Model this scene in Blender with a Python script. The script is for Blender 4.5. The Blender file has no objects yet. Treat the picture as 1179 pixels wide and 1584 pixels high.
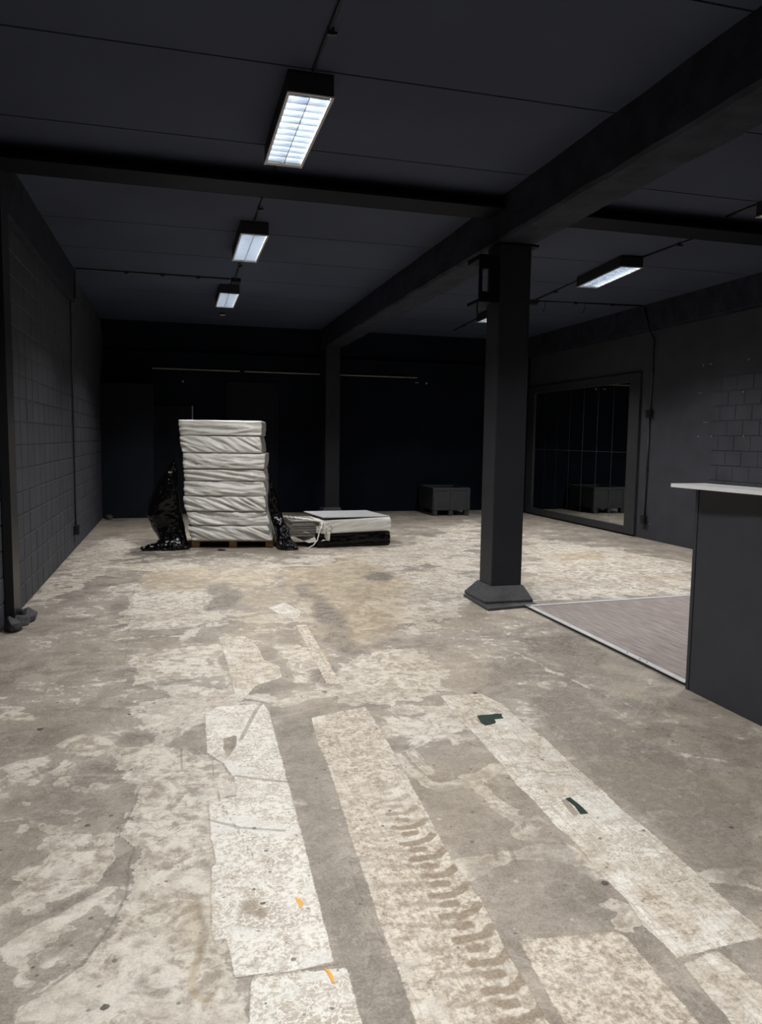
import bpy, bmesh, math, random
import numpy as np
from mathutils import Vector, Matrix, noise
S = bpy.context.scene
COL = S.collection
rnd = random.Random(7)

# ------------------------------------------------------------------ helpers
class MB:
    """collects polygons, then links them as one mesh object"""
    def __init__(self): self.v = []; self.f = []; self.m = []; self.mi = 0
    def add(self, vs, fs, M=None):
        n = len(self.v)
        self.v += [tuple(M @ Vector(p)) if M else tuple(p) for p in vs]
        self.f += [tuple(i + n for i in f) for f in fs]
        self.m += [self.mi] * len(fs)
        return self
    def box(self, lo, hi, M=None, bev=0.0):
        x0, y0, z0 = lo; x1, y1, z1 = hi
        if bev <= 0:
            vs = [(x0,y0,z0),(x1,y0,z0),(x1,y1,z0),(x0,y1,z0),(x0,y0,z1),(x1,y0,z1),(x1,y1,z1),(x0,y1,z1)]
            fs = [(0,3,2,1),(4,5,6,7),(0,1,5,4),(1,2,6,5),(2,3,7,6),(3,0,4,7)]
            return self.add(vs, fs, M)
        bm = bmesh.new()
        bmesh.ops.create_cube(bm, size=1)
        for v in bm.verts:
            v.co = Vector(((x0+x1)/2 + v.co.x*(x1-x0), (y0+y1)/2 + v.co.y*(y1-y0), (z0+z1)/2 + v.co.z*(z1-z0)))
        bmesh.ops.bevel(bm, geom=bm.edges[:], offset=bev, segments=2, affect='EDGES', profile=.5)
        bm.verts.index_update()
        self.add([v.co[:] for v in bm.verts], [[v.index for v in f.verts] for f in bm.faces], M)
        bm.free(); return self
    def tube(self, pts, r, n=8):
        pts = [Vector(p) for p in pts]; vs = []; fs = []
        up0 = None
        for i, p in enumerate(pts):
            d = (pts[min(i+1, len(pts)-1)] - pts[max(i-1, 0)]).normalized()
            a = d.orthogonal().normalized() if up0 is None else (up0 - d*up0.dot(d)).normalized()
            up0 = a; b = d.cross(a)
            rr = r[i] if isinstance(r, (list, tuple)) else r
            for k in range(n):
                t = 2*math.pi*k/n
                vs.append(p + (a*math.cos(t) + b*math.sin(t))*rr)
        for i in range(len(pts)-1):
            for k in range(n):
                fs.append((i*n+k, i*n+(k+1) % n, (i+1)*n+(k+1) % n, (i+1)*n+k))
        fs.append(tuple(range(n-1, -1, -1))); fs.append(tuple((len(pts)-1)*n+k for k in range(n)))
        return self.add(vs, fs)
    def prism(self, poly, z0, z1):
        n = len(poly)
        vs = [(x, y, z0) for x, y in poly] + [(x, y, z1) for x, y in poly]
        a = sum(poly[i][0]*poly[(i+1) % n][1] - poly[(i+1) % n][0]*poly[i][1] for i in range(n))
        fs = [tuple(range(n-1, -1, -1)), tuple(range(n, 2*n))] + [(i, (i+1) % n, n+(i+1) % n, n+i) for i in range(n)]
        if a < 0: fs = [tuple(reversed(f)) for f in fs]
        return self.add(vs, fs)
    def frustum(self, lo, hi, z0, z1):
        """lo, hi: rectangles (x0,y0,x1,y1) at z0 and z1"""
        r = lambda q, z: [(q[0],q[1],z),(q[2],q[1],z),(q[2],q[3],z),(q[0],q[3],z)]
        return self.add(r(lo, z0)+r(hi, z1), [(3,2,1,0),(4,5,6,7),(0,1,5,4),(1,2,6,5),(2,3,7,6),(3,0,4,7)])
    def build(self, name, mats, parent=None, smooth=False, local=None):
        me = bpy.data.meshes.new(name)
        vs = self.v
        if local is not None: vs = [(x-local[0], y-local[1], z-local[2]) for x, y, z in vs]
        me.from_pydata(vs, [], self.f); me.update()
        for m in (mats if isinstance(mats, (list, tuple)) else [mats]): me.materials.append(m)
        me.polygons.foreach_set('material_index', self.m)
        if smooth: me.polygons.foreach_set('use_smooth', [True]*len(self.f))
        o = bpy.data.objects.new(name, me); COL.objects.link(o)
        if parent is not None: o.parent = parent
        elif local is not None: o.location = local
        return o

def tag(o, label=None, cat=None, group=None, kind=None):
    for k, v in (('label', label), ('category', cat), ('group', group), ('kind', kind)):
        if v: o[k] = v
    return o
def thing(name, label, cat, loc, rz=0.0, group=None):
    o = bpy.data.objects.new(name, None); COL.objects.link(o)
    o.empty_display_size = .1; o.location = loc; o.rotation_euler = (0, 0, rz)
    return tag(o, label, cat, group)
def copy_thing(src, loc, rz, label):
    c = src.copy(); COL.objects.link(c); c.location = loc; c.rotation_euler = (0, 0, rz); c['label'] = label
    for ch in list(src.children):
        d = ch.copy(); COL.objects.link(d); d.parent = c
        for g in list(ch.children):
            e = g.copy(); COL.objects.link(e); e.parent = d
    return c

# ------------------------------------------------------------------ materials
def mat(name, col, rough=.6, metal=0.0, var=.0, vscale=6.0, bump=0.0, bscale=60.0, spec=.5, col2=None, emit=0.0, stretch=None):
    m = bpy.data.materials.new(name); m.use_nodes = True
    nt = m.node_tree; b = nt.nodes['Principled BSDF']
    b.inputs['Base Color'].default_value = (*col, 1); b.inputs['Roughness'].default_value = rough
    b.inputs['Metallic'].default_value = metal; b.inputs['Specular IOR Level'].default_value = spec
    tc = nt.nodes.new('ShaderNodeTexCoord'); src = tc.outputs['Object']
    if stretch:
        mp = nt.nodes.new('ShaderNodeMapping'); mp.inputs['Scale'].default_value = stretch
        nt.links.new(src, mp.inputs[0]); src = mp.outputs[0]
    if var > 0 or col2:
        n = nt.nodes.new('ShaderNodeTexNoise'); n.inputs['Scale'].default_value = vscale; n.inputs['Detail'].default_value = 6
        nt.links.new(src, n.inputs['Vector'])
        r = nt.nodes.new('ShaderNodeValToRGB'); r.color_ramp.elements[0].position = .3; r.color_ramp.elements[1].position = .7
        c2 = col2 or tuple(c*(1+var) for c in col)
        c1 = col if col2 else tuple(c*(1-var) for c in col)
        r.color_ramp.elements[0].color = (*c1, 1); r.color_ramp.elements[1].color = (*c2, 1)
        nt.links.new(n.outputs['Fac'], r.inputs[0]); nt.links.new(r.outputs[0], b.inputs['Base Color'])
    if bump > 0:
        n = nt.nodes.new('ShaderNodeTexNoise'); n.inputs['Scale'].default_value = bscale; n.inputs['Detail'].default_value = 5
        nt.links.new(src, n.inputs['Vector'])
        bp = nt.nodes.new('ShaderNodeBump'); bp.inputs['Strength'].default_value = bump; bp.inputs['Distance'].default_value = .01
        nt.links.new(n.outputs['Fac'], bp.inputs['Height']); nt.links.new(bp.outputs[0], b.inputs['Normal'])
    if emit > 0:
        b.inputs['Emission Color'].default_value = (.93, .97, 1, 1); b.inputs['Emission Strength'].default_value = emit
    return m
M_ceil = mat('ceiling_paint', (.049,.058,.088), .8, var=.12, vscale=.8, bump=.15, bscale=90, spec=.15)
M_wall = mat('wall_black_paint', (.041,.0435,.054), .65, var=.15, vscale=3, bump=.35, bscale=70, spec=.3)
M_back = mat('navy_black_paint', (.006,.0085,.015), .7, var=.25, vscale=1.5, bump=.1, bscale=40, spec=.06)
M_panel = mat('dark_panel_paint', (.012,.0148,.021), .6, var=.15, vscale=2, spec=.1)
M_beam = mat('beam_paint', (.022,.025,.036), .75, var=.35, vscale=5, bump=1, bscale=14, spec=.15)
M_steel = mat('steel_paint', (.004,.005,.009), .55, var=.2, vscale=6, bump=.15, bscale=50, spec=.1)
M_col = mat('column_paint', (.0165,.018,.0235), .5, var=.15, vscale=4, bump=.25, bscale=80, spec=.3)
M_plinth = mat('plinth_concrete_paint', (.045,.045,.048), .7, var=.3, vscale=8, bump=.6, bscale=40)
M_rubble = mat('broken_concrete', (.05,.05,.053), .85, var=.4, vscale=18, bump=1, bscale=40)
M_black = mat('black_plastic', (.008,.008,.01), .4)
M_cond = mat('conduit_paint', (.010,.011,.014), .45)
M_film = mat('black_stretch_film', (.0015,.0015,.002), .13, bump=.6, bscale=28, spec=.28)
M_white = mat('white_wrap', (.64,.625,.595), .42, var=.06, vscale=9, bump=.25, bscale=60)
M_white2 = mat('torn_white_wrap', (.62,.60,.55), .5, var=.1, vscale=12, bump=.4, bscale=40)
M_board = mat('grey_board', (.36,.36,.37), .6, var=.08, vscale=4)
M_layer = mat('board_layers', (.22,.21,.2), .7, var=.4, vscale=30, stretch=(1,1,12))
M_wood = mat('pallet_wood', (.30,.185,.08), .75, var=.3, vscale=10, bump=.4, bscale=60, stretch=(1,6,6))
M_crate = mat('crate_plastic', (.030,.034,.036), .5, var=.2, vscale=8)
M_mirror = mat('mirror_glass', (.80,.83,.82), .015, metal=1)
M_frame = mat('mirror_frame_paint', (.028,.029,.033), .5, var=.15, vscale=6)
M_alu = mat('aluminium_trim', (.62,.62,.63), .38, metal=.35, var=.1, vscale=20)
M_darkedge = mat('board_edge', (.02,.02,.02), .8)
M_counter = mat('counter_paint', (.035,.0368,.0455), .55, var=.1, vscale=4, bump=.15, bscale=90, spec=.35)
M_top = mat('counter_top_white', (.88,.89,.90), .3)
M_chip = mat('bare_plaster_chip', (.35,.34,.33), .8)
M_batten = mat('bare_wood_batten', (.24,.215,.165), .7, var=.2, vscale=9)
M_house = mat('lamp_housing_paint', (.012,.013,.017), .5)
M_lframe = mat('lamp_frame_metal', (.5,.49,.47), .4, metal=.3)
M_refl = mat('lamp_reflector_white', (.8,.82,.84), .5)
M_blade = mat('lamp_louvre_metal', (.46,.50,.56), .3, metal=.75)
M_tube = mat('fluorescent_tube', (.9,.9,.9), .5, emit=24.0)
M_orange = mat('orange_tape', (.75,.33,.03), .6)
M_green = mat('dark_green_tape', (.012,.028,.02), .55, var=.6, vscale=60)
M_grey = mat('grey_backing', (.22,.2,.18), .8)
M_seam = mat('mirror_backing', (.14,.14,.14), .5)

# floor stain outlines in metres on the floor
STRIP=[[(0.132,4.056),(0.2,4.162),(0.461,4.154),(0.475,4.026),(0.443,2.656),(0.421,1.987),(0.312,1.974),(0.139,1.991),(0.131,2.108),(0.127,2.163),(0.092,2.156),(0.085,2.21),(0.099,2.565),(0.117,2.577),(0.113,2.691),(0.106,2.739),(0.11,3.059),(0.226,3.066),(0.23,3.232),(0.191,3.412),(0.123,3.539)],
[(0.182,1.975),(0.204,1.978),(0.452,1.955),(0.445,1.741),(0.442,1.696),(0.156,1.769),(0.168,1.866)],
[(0.29,5.664),(0.485,5.64),(0.548,5.352),(0.558,4.99),(0.641,4.823),(0.623,4.593),(0.445,4.468),(0.365,4.264),(0.315,4.276),(0.312,4.599),(0.307,5.093)],
[(0.912,5.915),(0.998,5.896),(0.977,5.039),(0.96,4.387),(0.875,4.407),(0.885,4.887)],
[(0.686,3.878),(0.659,3.57),(0.657,3.293),(0.638,2.931),(0.617,2.613),(0.605,2.302),(0.59,2.08),(0.59,1.942),(0.58,1.736),(0.569,1.664),(0.908,1.577),(0.915,1.632),(0.926,1.923),(0.948,2.165),(0.936,2.366),(0.964,2.806),(0.981,3.125),(1.007,3.635),(1.012,3.973),(0.87,3.934)],
[(1.483,4.051),(1.454,3.669),(1.46,3.474),(1.442,3.091),(1.421,2.887),(1.43,2.727),(1.417,2.524),(1.429,2.418),(1.41,2.195),(1.413,2.031),(1.387,1.909),(1.399,1.804),(1.392,1.751),(1.543,1.765),(1.7,1.771),(1.758,1.535),(1.761,1.56),(1.742,1.807),(1.732,1.902),(1.741,2.058),(1.748,2.23),(1.756,2.431),(1.749,2.593),(1.762,2.736),(1.772,3.077),(1.79,3.353),(1.777,3.565),(1.786,3.826),(1.732,4.029)],
[(1.396,1.733),(1.535,1.755),(1.555,1.599),(1.604,1.389),(1.397,1.381),(1.374,1.504)],
[(0.979,1.942),(1.287,1.905),(1.306,1.869),(1.295,1.547),(1.291,1.48),(0.946,1.568)],
[(0.769,6.564),(0.938,6.745),(1.034,6.38),(0.964,6.082),(0.859,6.174)]]
HOLE=[[(0.211,3.701),(0.273,3.72),(0.267,3.606),(0.215,3.464),(0.205,3.558)],
[(1.55,3.695),(1.589,3.706),(1.578,3.555),(1.544,3.544)],
[(1.542,2.711),(1.569,2.717),(1.554,2.585),(1.528,2.581)]]
LIGHT=[(0.31,0.8,[(-1.154,11.79),(1.392,10.014),(5.708,13.638),(6.276,8.026),(4.717,6.021),(3.076,6.36),(2.314,5.749),(1.87,4.873),(0.785,4.058),(-0.272,4.303),(-0.639,6.379)]),
(0.2,0.4,[(1.87,4.873),(3.012,5.839),(2.959,3.157),(1.756,1.823),(1.819,3.022)]),
(0.22,0.3,[(-0.987,4.577),(-0.278,4.413),(-0.21,2.817),(-0.562,2.503)]),
(1,0.12,[(-0.325,3.684),(-0.163,3.724),(-0.05,3.634),(0.115,3.488),(0.189,3.377),(0.225,3.201),(0.215,3.051),(0.109,3.048),(0.101,2.565),(0.081,2.343),(0.118,2.028),(0.149,1.76),(-0.41,1.903),(-0.427,1.994),(-0.372,2.038),(-0.272,2.154),(-0.215,2.317),(-0.177,2.46),(-0.186,2.615),(-0.173,2.762),(-0.232,2.869),(-0.189,3.064),(-0.172,3.234),(-0.251,3.448)]),
(0.8,0.06,[(-0.589,2.637),(-0.484,2.73),(-0.406,2.775),(-0.264,2.655),(-0.278,2.578),(-0.387,2.487),(-0.496,2.453),(-0.553,2.46)]),
(0.9,0.05,[(-0.492,2.711),(-0.398,2.886),(-0.284,2.882),(-0.234,2.689),(-0.34,2.586)]),
(1.1,0.03,[(-0.516,2.277),(-0.422,2.343),(-0.27,2.501),(-0.24,2.501),(-0.301,2.421),(-0.406,2.244),(-0.506,2.229)]),
(1,0.04,[(-0.553,3.777),(-0.479,3.898),(-0.331,3.764),(-0.316,3.569),(-0.492,3.633)]),
(0.9,0.03,[(-0.554,3.487),(-0.486,3.588),(-0.425,3.545),(-0.498,3.473)]),
(0.9,0.08,[(-0.319,5.142),(-0.043,5.431),(0.259,5.433),(0.285,5.006),(0.285,4.736),(0.06,4.643),(-0.112,4.683),(-0.264,4.63)]),
(1,0.1,[(-0.485,7.539),(-0.096,7.688),(0.274,7.482),(0.426,6.906),(0.246,6.079),(-0.079,5.94),(-0.372,6.064)]),
(1,0.1,[(-0.776,9.336),(0.039,9.281),(0.402,8.883),(0.509,8.224),(0.033,8.317),(-0.38,8.598)]),
(0.9,0.1,[(0.521,8.425),(0.951,9.113),(1.213,8.73),(0.989,8.131),(0.63,8.007)]),
(0.8,0.1,[(0.848,4.388),(1.244,5.012),(1.651,5.091),(1.712,4.454),(1.541,4.108),(0.998,4.008),(0.867,4.093)]),
(0.9,0.05,[(0.578,5.328),(0.857,5.373),(0.898,4.884),(0.869,4.433),(0.716,4.481),(0.67,5.14)]),
(0.6,0.2,[(-0.272,4.303),(0.205,4.662),(0.514,4.23),(0.074,4.021),(-0.151,3.804)]),
(0.7,0.2,[(-1.39,6.539),(-1.246,9.666),(-1.062,11.775),(-0.287,10.309),(-0.584,9.802),(-0.867,8.118)]),
(1,0.02,[(-0.782,3.575),(-0.683,3.621),(-0.576,3.639),(-0.567,3.579),(-0.664,3.513),(-0.762,3.478)]),
(1,0.02,[(-0.934,4.315),(-0.787,4.261),(-0.784,4.193),(-0.917,4.234)]),
(1,0.03,[(-0.578,4.764),(-0.339,4.811),(-0.335,4.746),(-0.555,4.721)]),
(0.7,0.25,[(1.872,7.577),(3.785,9.011),(2.715,6.434),(2.208,5.771),(1.733,5.349),(1.626,5.895)]),
(0.8,0.3,[(5.374,10.724),(5.81,9.902),(6.276,8.026),(4.919,6.284),(3.257,6.322),(3.972,7.981)]),
(0.7,0.3,[(1.314,9.458),(2.773,9.771),(5.708,13.638),(4.011,9.554),(2.504,8.26),(1.62,8.428)]),
(0.6,0.12,[(1.106,3.983),(1.483,3.95),(1.48,3.505),(1.118,3.42),(1.015,3.528)]),
(0.5,0.1,[(1.066,3.064),(1.318,3.071),(1.408,2.852),(1.34,2.483),(1.24,2.557),(1.232,2.864)]),
(1,0.08,[(2.265,6.614),(2.206,6.541),(2.108,6.51),(2.006,6.531),(1.938,6.596),(1.929,6.683),(1.985,6.758),(2.085,6.792),(2.191,6.771),(2.26,6.702)]),
(1,0.08,[(2.519,6.742),(2.471,6.68),(2.396,6.652),(2.321,6.667),(2.273,6.72),(2.272,6.792),(2.319,6.856),(2.396,6.886),(2.473,6.87),(2.521,6.815)]),
(1,0.08,[(2.009,5.551),(1.979,5.508),(1.935,5.488),(1.891,5.497),(1.865,5.533),(1.867,5.581),(1.896,5.625),(1.942,5.646),(1.986,5.637),(2.012,5.6)]),
(1,0.08,[(2.857,9.29),(2.746,9.116),(2.572,9.033),(2.397,9.065),(2.284,9.201),(2.274,9.395),(2.376,9.576),(2.557,9.671),(2.743,9.638),(2.858,9.49)]),
(1,0.08,[(3.584,8.526),(3.448,8.352),(3.249,8.27),(3.06,8.306),(2.946,8.446),(2.95,8.643),(3.078,8.827),(3.285,8.922),(3.488,8.884),(3.602,8.73)]),
(1,0.08,[(5.725,9.575),(5.513,9.382),(5.213,9.298),(4.933,9.348),(4.769,9.513),(4.783,9.737),(4.981,9.941),(5.294,10.04),(5.596,9.988),(5.76,9.808)]),
(1,0.08,[(5.089,7.769),(4.897,7.623),(4.61,7.568),(4.334,7.622),(4.163,7.763),(4.163,7.945),(4.342,8.1),(4.639,8.166),(4.935,8.11),(5.108,7.956)]),
(1,0.08,[(5.435,7.269),(5.259,7.16),(4.987,7.127),(4.72,7.179),(4.552,7.298),(4.546,7.441),(4.711,7.557),(4.991,7.597),(5.274,7.543),(5.444,7.416)]),
(1,0.08,[(4.168,6.941),(4.062,6.858),(3.896,6.829),(3.732,6.862),(3.629,6.945),(3.625,7.049),(3.726,7.135),(3.896,7.168),(4.068,7.134),(4.172,7.046)]),
(1,0.08,[(4.974,6.435),(4.861,6.381),(4.668,6.373),(4.467,6.414),(4.333,6.488),(4.314,6.568),(4.422,6.625),(4.618,6.634),(4.825,6.593),(4.962,6.516)]),
(1,0.08,[(6.199,9.169),(6.042,9.051),(5.809,9.004),(5.586,9.044),(5.453,9.155),(5.46,9.299),(5.61,9.422),(5.849,9.474),(6.083,9.434),(6.217,9.316)]),
(1,0.08,[(4.074,10.197),(3.961,10.055),(3.787,9.988),(3.616,10.018),(3.51,10.133),(3.508,10.293),(3.615,10.44),(3.794,10.514),(3.973,10.484),(4.081,10.362)]),
(1,0.08,[(-0.409,7.221),(-0.412,7.171),(-0.424,7.142),(-0.442,7.146),(-0.458,7.18),(-0.467,7.233),(-0.464,7.284),(-0.452,7.313),(-0.434,7.31),(-0.417,7.274)]),
(1,0.08,[(-0.933,8.504),(-0.933,8.436),(-0.948,8.397),(-0.972,8.402),(-0.997,8.448),(-1.012,8.519),(-1.013,8.589),(-0.998,8.629),(-0.973,8.625),(-0.948,8.576)]),
(1,0.08,[(-0.66,7.735),(-0.667,7.698),(-0.689,7.678),(-0.719,7.685),(-0.745,7.713),(-0.758,7.754),(-0.752,7.792),(-0.73,7.811),(-0.7,7.805),(-0.673,7.776)]),
(1,0.03,[(-0.433,3.425),(-0.438,3.41),(-0.453,3.404),(-0.473,3.409),(-0.491,3.423),(-0.499,3.44),(-0.495,3.455),(-0.48,3.461),(-0.459,3.456),(-0.442,3.442)]),
(1,0.03,[(-0.583,3.216),(-0.586,3.204),(-0.6,3.199),(-0.619,3.203),(-0.635,3.216),(-0.644,3.231),(-0.641,3.244),(-0.627,3.249),(-0.608,3.244),(-0.591,3.232)]),
(1,0.03,[(-0.49,3.138),(-0.493,3.126),(-0.504,3.121),(-0.52,3.124),(-0.534,3.136),(-0.54,3.15),(-0.538,3.162),(-0.526,3.168),(-0.511,3.164),(-0.497,3.152)]),
(1,0.03,[(-0.393,3.114),(-0.398,3.106),(-0.415,3.104),(-0.436,3.109),(-0.455,3.12),(-0.463,3.131),(-0.457,3.14),(-0.441,3.141),(-0.419,3.136),(-0.4,3.126)]),
(1,0.03,[(-0.569,3.011),(-0.569,2.993),(-0.577,2.984),(-0.588,2.987),(-0.6,3.001),(-0.607,3.02),(-0.607,3.038),(-0.599,3.047),(-0.587,3.044),(-0.576,3.03)]),
(1,0.03,[(-0.474,2.977),(-0.476,2.958),(-0.486,2.948),(-0.5,2.951),(-0.514,2.967),(-0.522,2.989),(-0.521,3.009),(-0.511,3.02),(-0.496,3.016),(-0.482,3)]),
(1,0.03,[(-0.435,2.978),(-0.437,2.964),(-0.447,2.957),(-0.46,2.96),(-0.472,2.972),(-0.478,2.988),(-0.476,3.003),(-0.467,3.009),(-0.453,3.006),(-0.441,2.994)]),
(1,0.03,[(-0.428,2.861),(-0.43,2.845),(-0.44,2.838),(-0.455,2.841),(-0.467,2.854),(-0.474,2.872),(-0.473,2.888),(-0.463,2.896),(-0.448,2.892),(-0.435,2.879)]),
(1,0.03,[(-0.485,2.816),(-0.487,2.806),(-0.495,2.802),(-0.506,2.805),(-0.516,2.813),(-0.521,2.825),(-0.52,2.835),(-0.512,2.84),(-0.501,2.837),(-0.491,2.828)]),
(1,0.03,[(-0.443,2.793),(-0.445,2.78),(-0.454,2.774),(-0.466,2.778),(-0.477,2.788),(-0.483,2.802),(-0.482,2.815),(-0.473,2.821),(-0.46,2.818),(-0.449,2.807)]),
(1,0.03,[(-0.474,2.881),(-0.474,2.871),(-0.48,2.865),(-0.489,2.868),(-0.497,2.876),(-0.501,2.888),(-0.5,2.899),(-0.495,2.904),(-0.486,2.902),(-0.478,2.893)]),
(1,0.03,[(-0.344,2.587),(-0.35,2.58),(-0.369,2.579),(-0.392,2.585),(-0.411,2.595),(-0.42,2.606),(-0.414,2.614),(-0.396,2.615),(-0.372,2.609),(-0.353,2.598)]),
(1,0.03,[(-0.311,2.53),(-0.313,2.522),(-0.318,2.518),(-0.326,2.52),(-0.333,2.527),(-0.336,2.536),(-0.335,2.545),(-0.329,2.549),(-0.322,2.547),(-0.315,2.54)]),
(1,0.03,[(-0.433,2.427),(-0.437,2.416),(-0.452,2.413),(-0.471,2.417),(-0.488,2.429),(-0.496,2.443),(-0.492,2.453),(-0.478,2.457),(-0.458,2.452),(-0.441,2.441)]),
(1,0.03,[(-0.369,2.278),(-0.37,2.268),(-0.378,2.263),(-0.388,2.266),(-0.397,2.275),(-0.402,2.287),(-0.4,2.297),(-0.393,2.301),(-0.383,2.299),(-0.373,2.29)]),
(1,0.03,[(-0.329,2.305),(-0.334,2.297),(-0.35,2.295),(-0.371,2.301),(-0.389,2.311),(-0.397,2.322),(-0.392,2.329),(-0.375,2.331),(-0.354,2.326),(-0.337,2.316)]),
(1,0.03,[(-0.44,2.202),(-0.442,2.188),(-0.455,2.182),(-0.472,2.187),(-0.488,2.199),(-0.496,2.216),(-0.494,2.23),(-0.482,2.236),(-0.464,2.231),(-0.448,2.218)]),
(1,0.03,[(-0.421,2.164),(-0.422,2.155),(-0.428,2.151),(-0.437,2.153),(-0.445,2.161),(-0.449,2.172),(-0.448,2.181),(-0.443,2.185),(-0.434,2.183),(-0.426,2.175)]),
(1,0.03,[(-0.419,2.125),(-0.42,2.113),(-0.428,2.107),(-0.438,2.11),(-0.448,2.12),(-0.454,2.133),(-0.453,2.145),(-0.446,2.151),(-0.435,2.148),(-0.425,2.138)]),
(1,0.03,[(-0.393,2.113),(-0.393,2.104),(-0.398,2.1),(-0.406,2.102),(-0.413,2.109),(-0.417,2.119),(-0.416,2.128),(-0.411,2.132),(-0.404,2.13),(-0.397,2.123)]),
(1,0.03,[(-0.337,2.192),(-0.341,2.171),(-0.356,2.161),(-0.378,2.166),(-0.398,2.185),(-0.409,2.21),(-0.406,2.233),(-0.39,2.243),(-0.368,2.238),(-0.347,2.218)]),
(1,0.03,[(-0.434,3.36),(-0.439,3.343),(-0.456,3.336),(-0.479,3.341),(-0.499,3.357),(-0.509,3.378),(-0.505,3.396),(-0.487,3.403),(-0.464,3.398),(-0.443,3.381)]),
(1,0.03,[(-0.32,3.301),(-0.329,3.281),(-0.354,3.274),(-0.387,3.282),(-0.415,3.302),(-0.427,3.327),(-0.42,3.347),(-0.394,3.355),(-0.361,3.347),(-0.333,3.326)]),
(1,0.03,[(-0.271,3.308),(-0.276,3.276),(-0.293,3.26),(-0.316,3.266),(-0.336,3.291),(-0.346,3.326),(-0.342,3.359),(-0.325,3.376),(-0.301,3.37),(-0.281,3.344)]),
(1,0.03,[(0.252,3.795),(0.243,3.766),(0.223,3.752),(0.199,3.757),(0.181,3.781),(0.175,3.813),(0.184,3.842),(0.205,3.857),(0.229,3.851),(0.247,3.827)]),
(1,0.03,[(1.378,2.019),(1.364,2.01),(1.339,2.009),(1.314,2.015),(1.297,2.026),(1.296,2.039),(1.31,2.048),(1.335,2.05),(1.361,2.043),(1.377,2.031)]),
(1,0.03,[(1.897,2.079),(1.869,2.062),(1.83,2.057),(1.795,2.066),(1.776,2.085),(1.781,2.107),(1.808,2.125),(1.848,2.13),(1.884,2.121),(1.903,2.101)]),
(1,0.03,[(2.286,4.059),(2.25,4.023),(2.199,4.008),(2.151,4.019),(2.124,4.052),(2.129,4.095),(2.164,4.131),(2.217,4.147),(2.267,4.136),(2.293,4.102)]),
(1,0.03,[(2.168,3.737),(2.142,3.711),(2.107,3.7),(2.076,3.707),(2.06,3.73),(2.066,3.761),(2.091,3.787),(2.126,3.799),(2.158,3.791),(2.174,3.767)])]
VEIN=[(1,0.035,[(0.952,3.303),(1.009,3.077),(1.086,2.949),(1.262,2.938),(1.463,3.036)]),
(0.8,0.03,[(1.07,3.352),(1.065,3.203),(1.087,3.127)]),
(0.8,0.03,[(1.091,3.386),(1.294,3.531),(1.275,3.383)]),
(0.9,0.04,[(1.262,2.938),(1.306,2.7),(1.243,2.507),(1.373,2.602)]),
(0.9,0.05,[(0.939,2.336),(1.075,2.366),(1.269,2.397),(1.364,2.329),(1.416,2.218)]),
(0.8,0.04,[(1.368,2.021),(1.39,1.947),(1.323,1.915)]),
(0.7,0.03,[(2.121,3.542),(2.224,3.33),(2.107,3.066),(2.315,2.978),(2.509,2.857)]),
(0.7,0.02,[(0.458,2.992),(0.541,2.926),(0.614,2.858)]),
(0.6,0.05,[(0.536,4.116),(0.741,4.234),(1.05,4.221),(1.317,4.044)]),
(0.7,0.03,[(1.723,2.082),(1.828,2.048),(1.89,1.971)]),
(0.6,0.02,[(2.301,4.948),(2.332,4.313),(2.458,3.897),(2.565,3.539)]),
(0.6,0.02,[(2.069,2.692),(2.201,2.692),(2.242,2.619)]),
(0.8,0.05,[(-0.148,3.721),(0.006,3.943),(0.153,4.313),(0.313,4.51)])]
CRACK=[(0.7,0.006,[(-0.172,3.234),(-0.189,3.064),(-0.231,2.859),(-0.168,2.751),(-0.186,2.607),(-0.175,2.467),(-0.215,2.31),(-0.273,2.159),(-0.374,2.051)]),
(0.5,0.004,[(-0.596,2.669),(-0.404,2.606),(-0.257,2.573)]),
(0.5,0.004,[(-0.214,2.555),(-0.067,2.586),(0.113,2.691)]),
(0.6,0.006,[(0.123,3.539),(0.19,3.391),(0.226,3.214)]),
(0.5,0.004,[(0.024,2.865),(-0.116,2.747),(-0.171,2.734)]),
(0.4,0.004,[(-0.334,4.215),(-0.337,4.785),(-0.387,6.325),(-0.42,8.029)]),
(0.5,0.005,[(0.128,1.991),(0.276,1.98),(0.418,1.974)]),
(0.5,0.004,[(0.418,4.197),(0.565,4.332),(0.685,4.364)]),
(0.5,0.006,[(1.015,4.325),(1.171,4.377),(1.235,4.427)]),
(0.35,0.004,[(0.52,2.38),(0.553,2.19),(0.581,2.055)]),
(0.35,0.004,[(0.579,2.488),(0.567,2.293),(0.584,1.994)]),
(0.5,0.004,[(0.136,3.498),(0.156,3.037),(0.254,2.569)]),
(0.4,0.008,[(0.103,2.897),(0.216,2.808),(0.382,2.743)]),
(0.4,0.01,[(0.29,3.658),(0.402,4.043),(0.45,4.157)]),
(0.4,0.008,[(0.238,3.263),(0.333,3.207),(0.466,3.143)]),
(0.4,0.006,[(0.004,3.621),(0.008,3.386)]),
(0.4,0.008,[(1.121,2.443),(1.093,2.361)]),
(0.4,0.008,[(1.175,2.429),(1.155,2.333)]),
(0.4,0.005,[(1.121,2.443),(1.16,2.442)]),
(0.5,0.006,[(0.634,2.518),(0.753,2.424),(0.823,2.345)]),
(0.35,0.006,[(1.457,3.087),(1.621,2.964),(1.772,2.941)]),
(0.6,0.006,[(1.462,2.87),(1.525,2.811)])]
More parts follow.
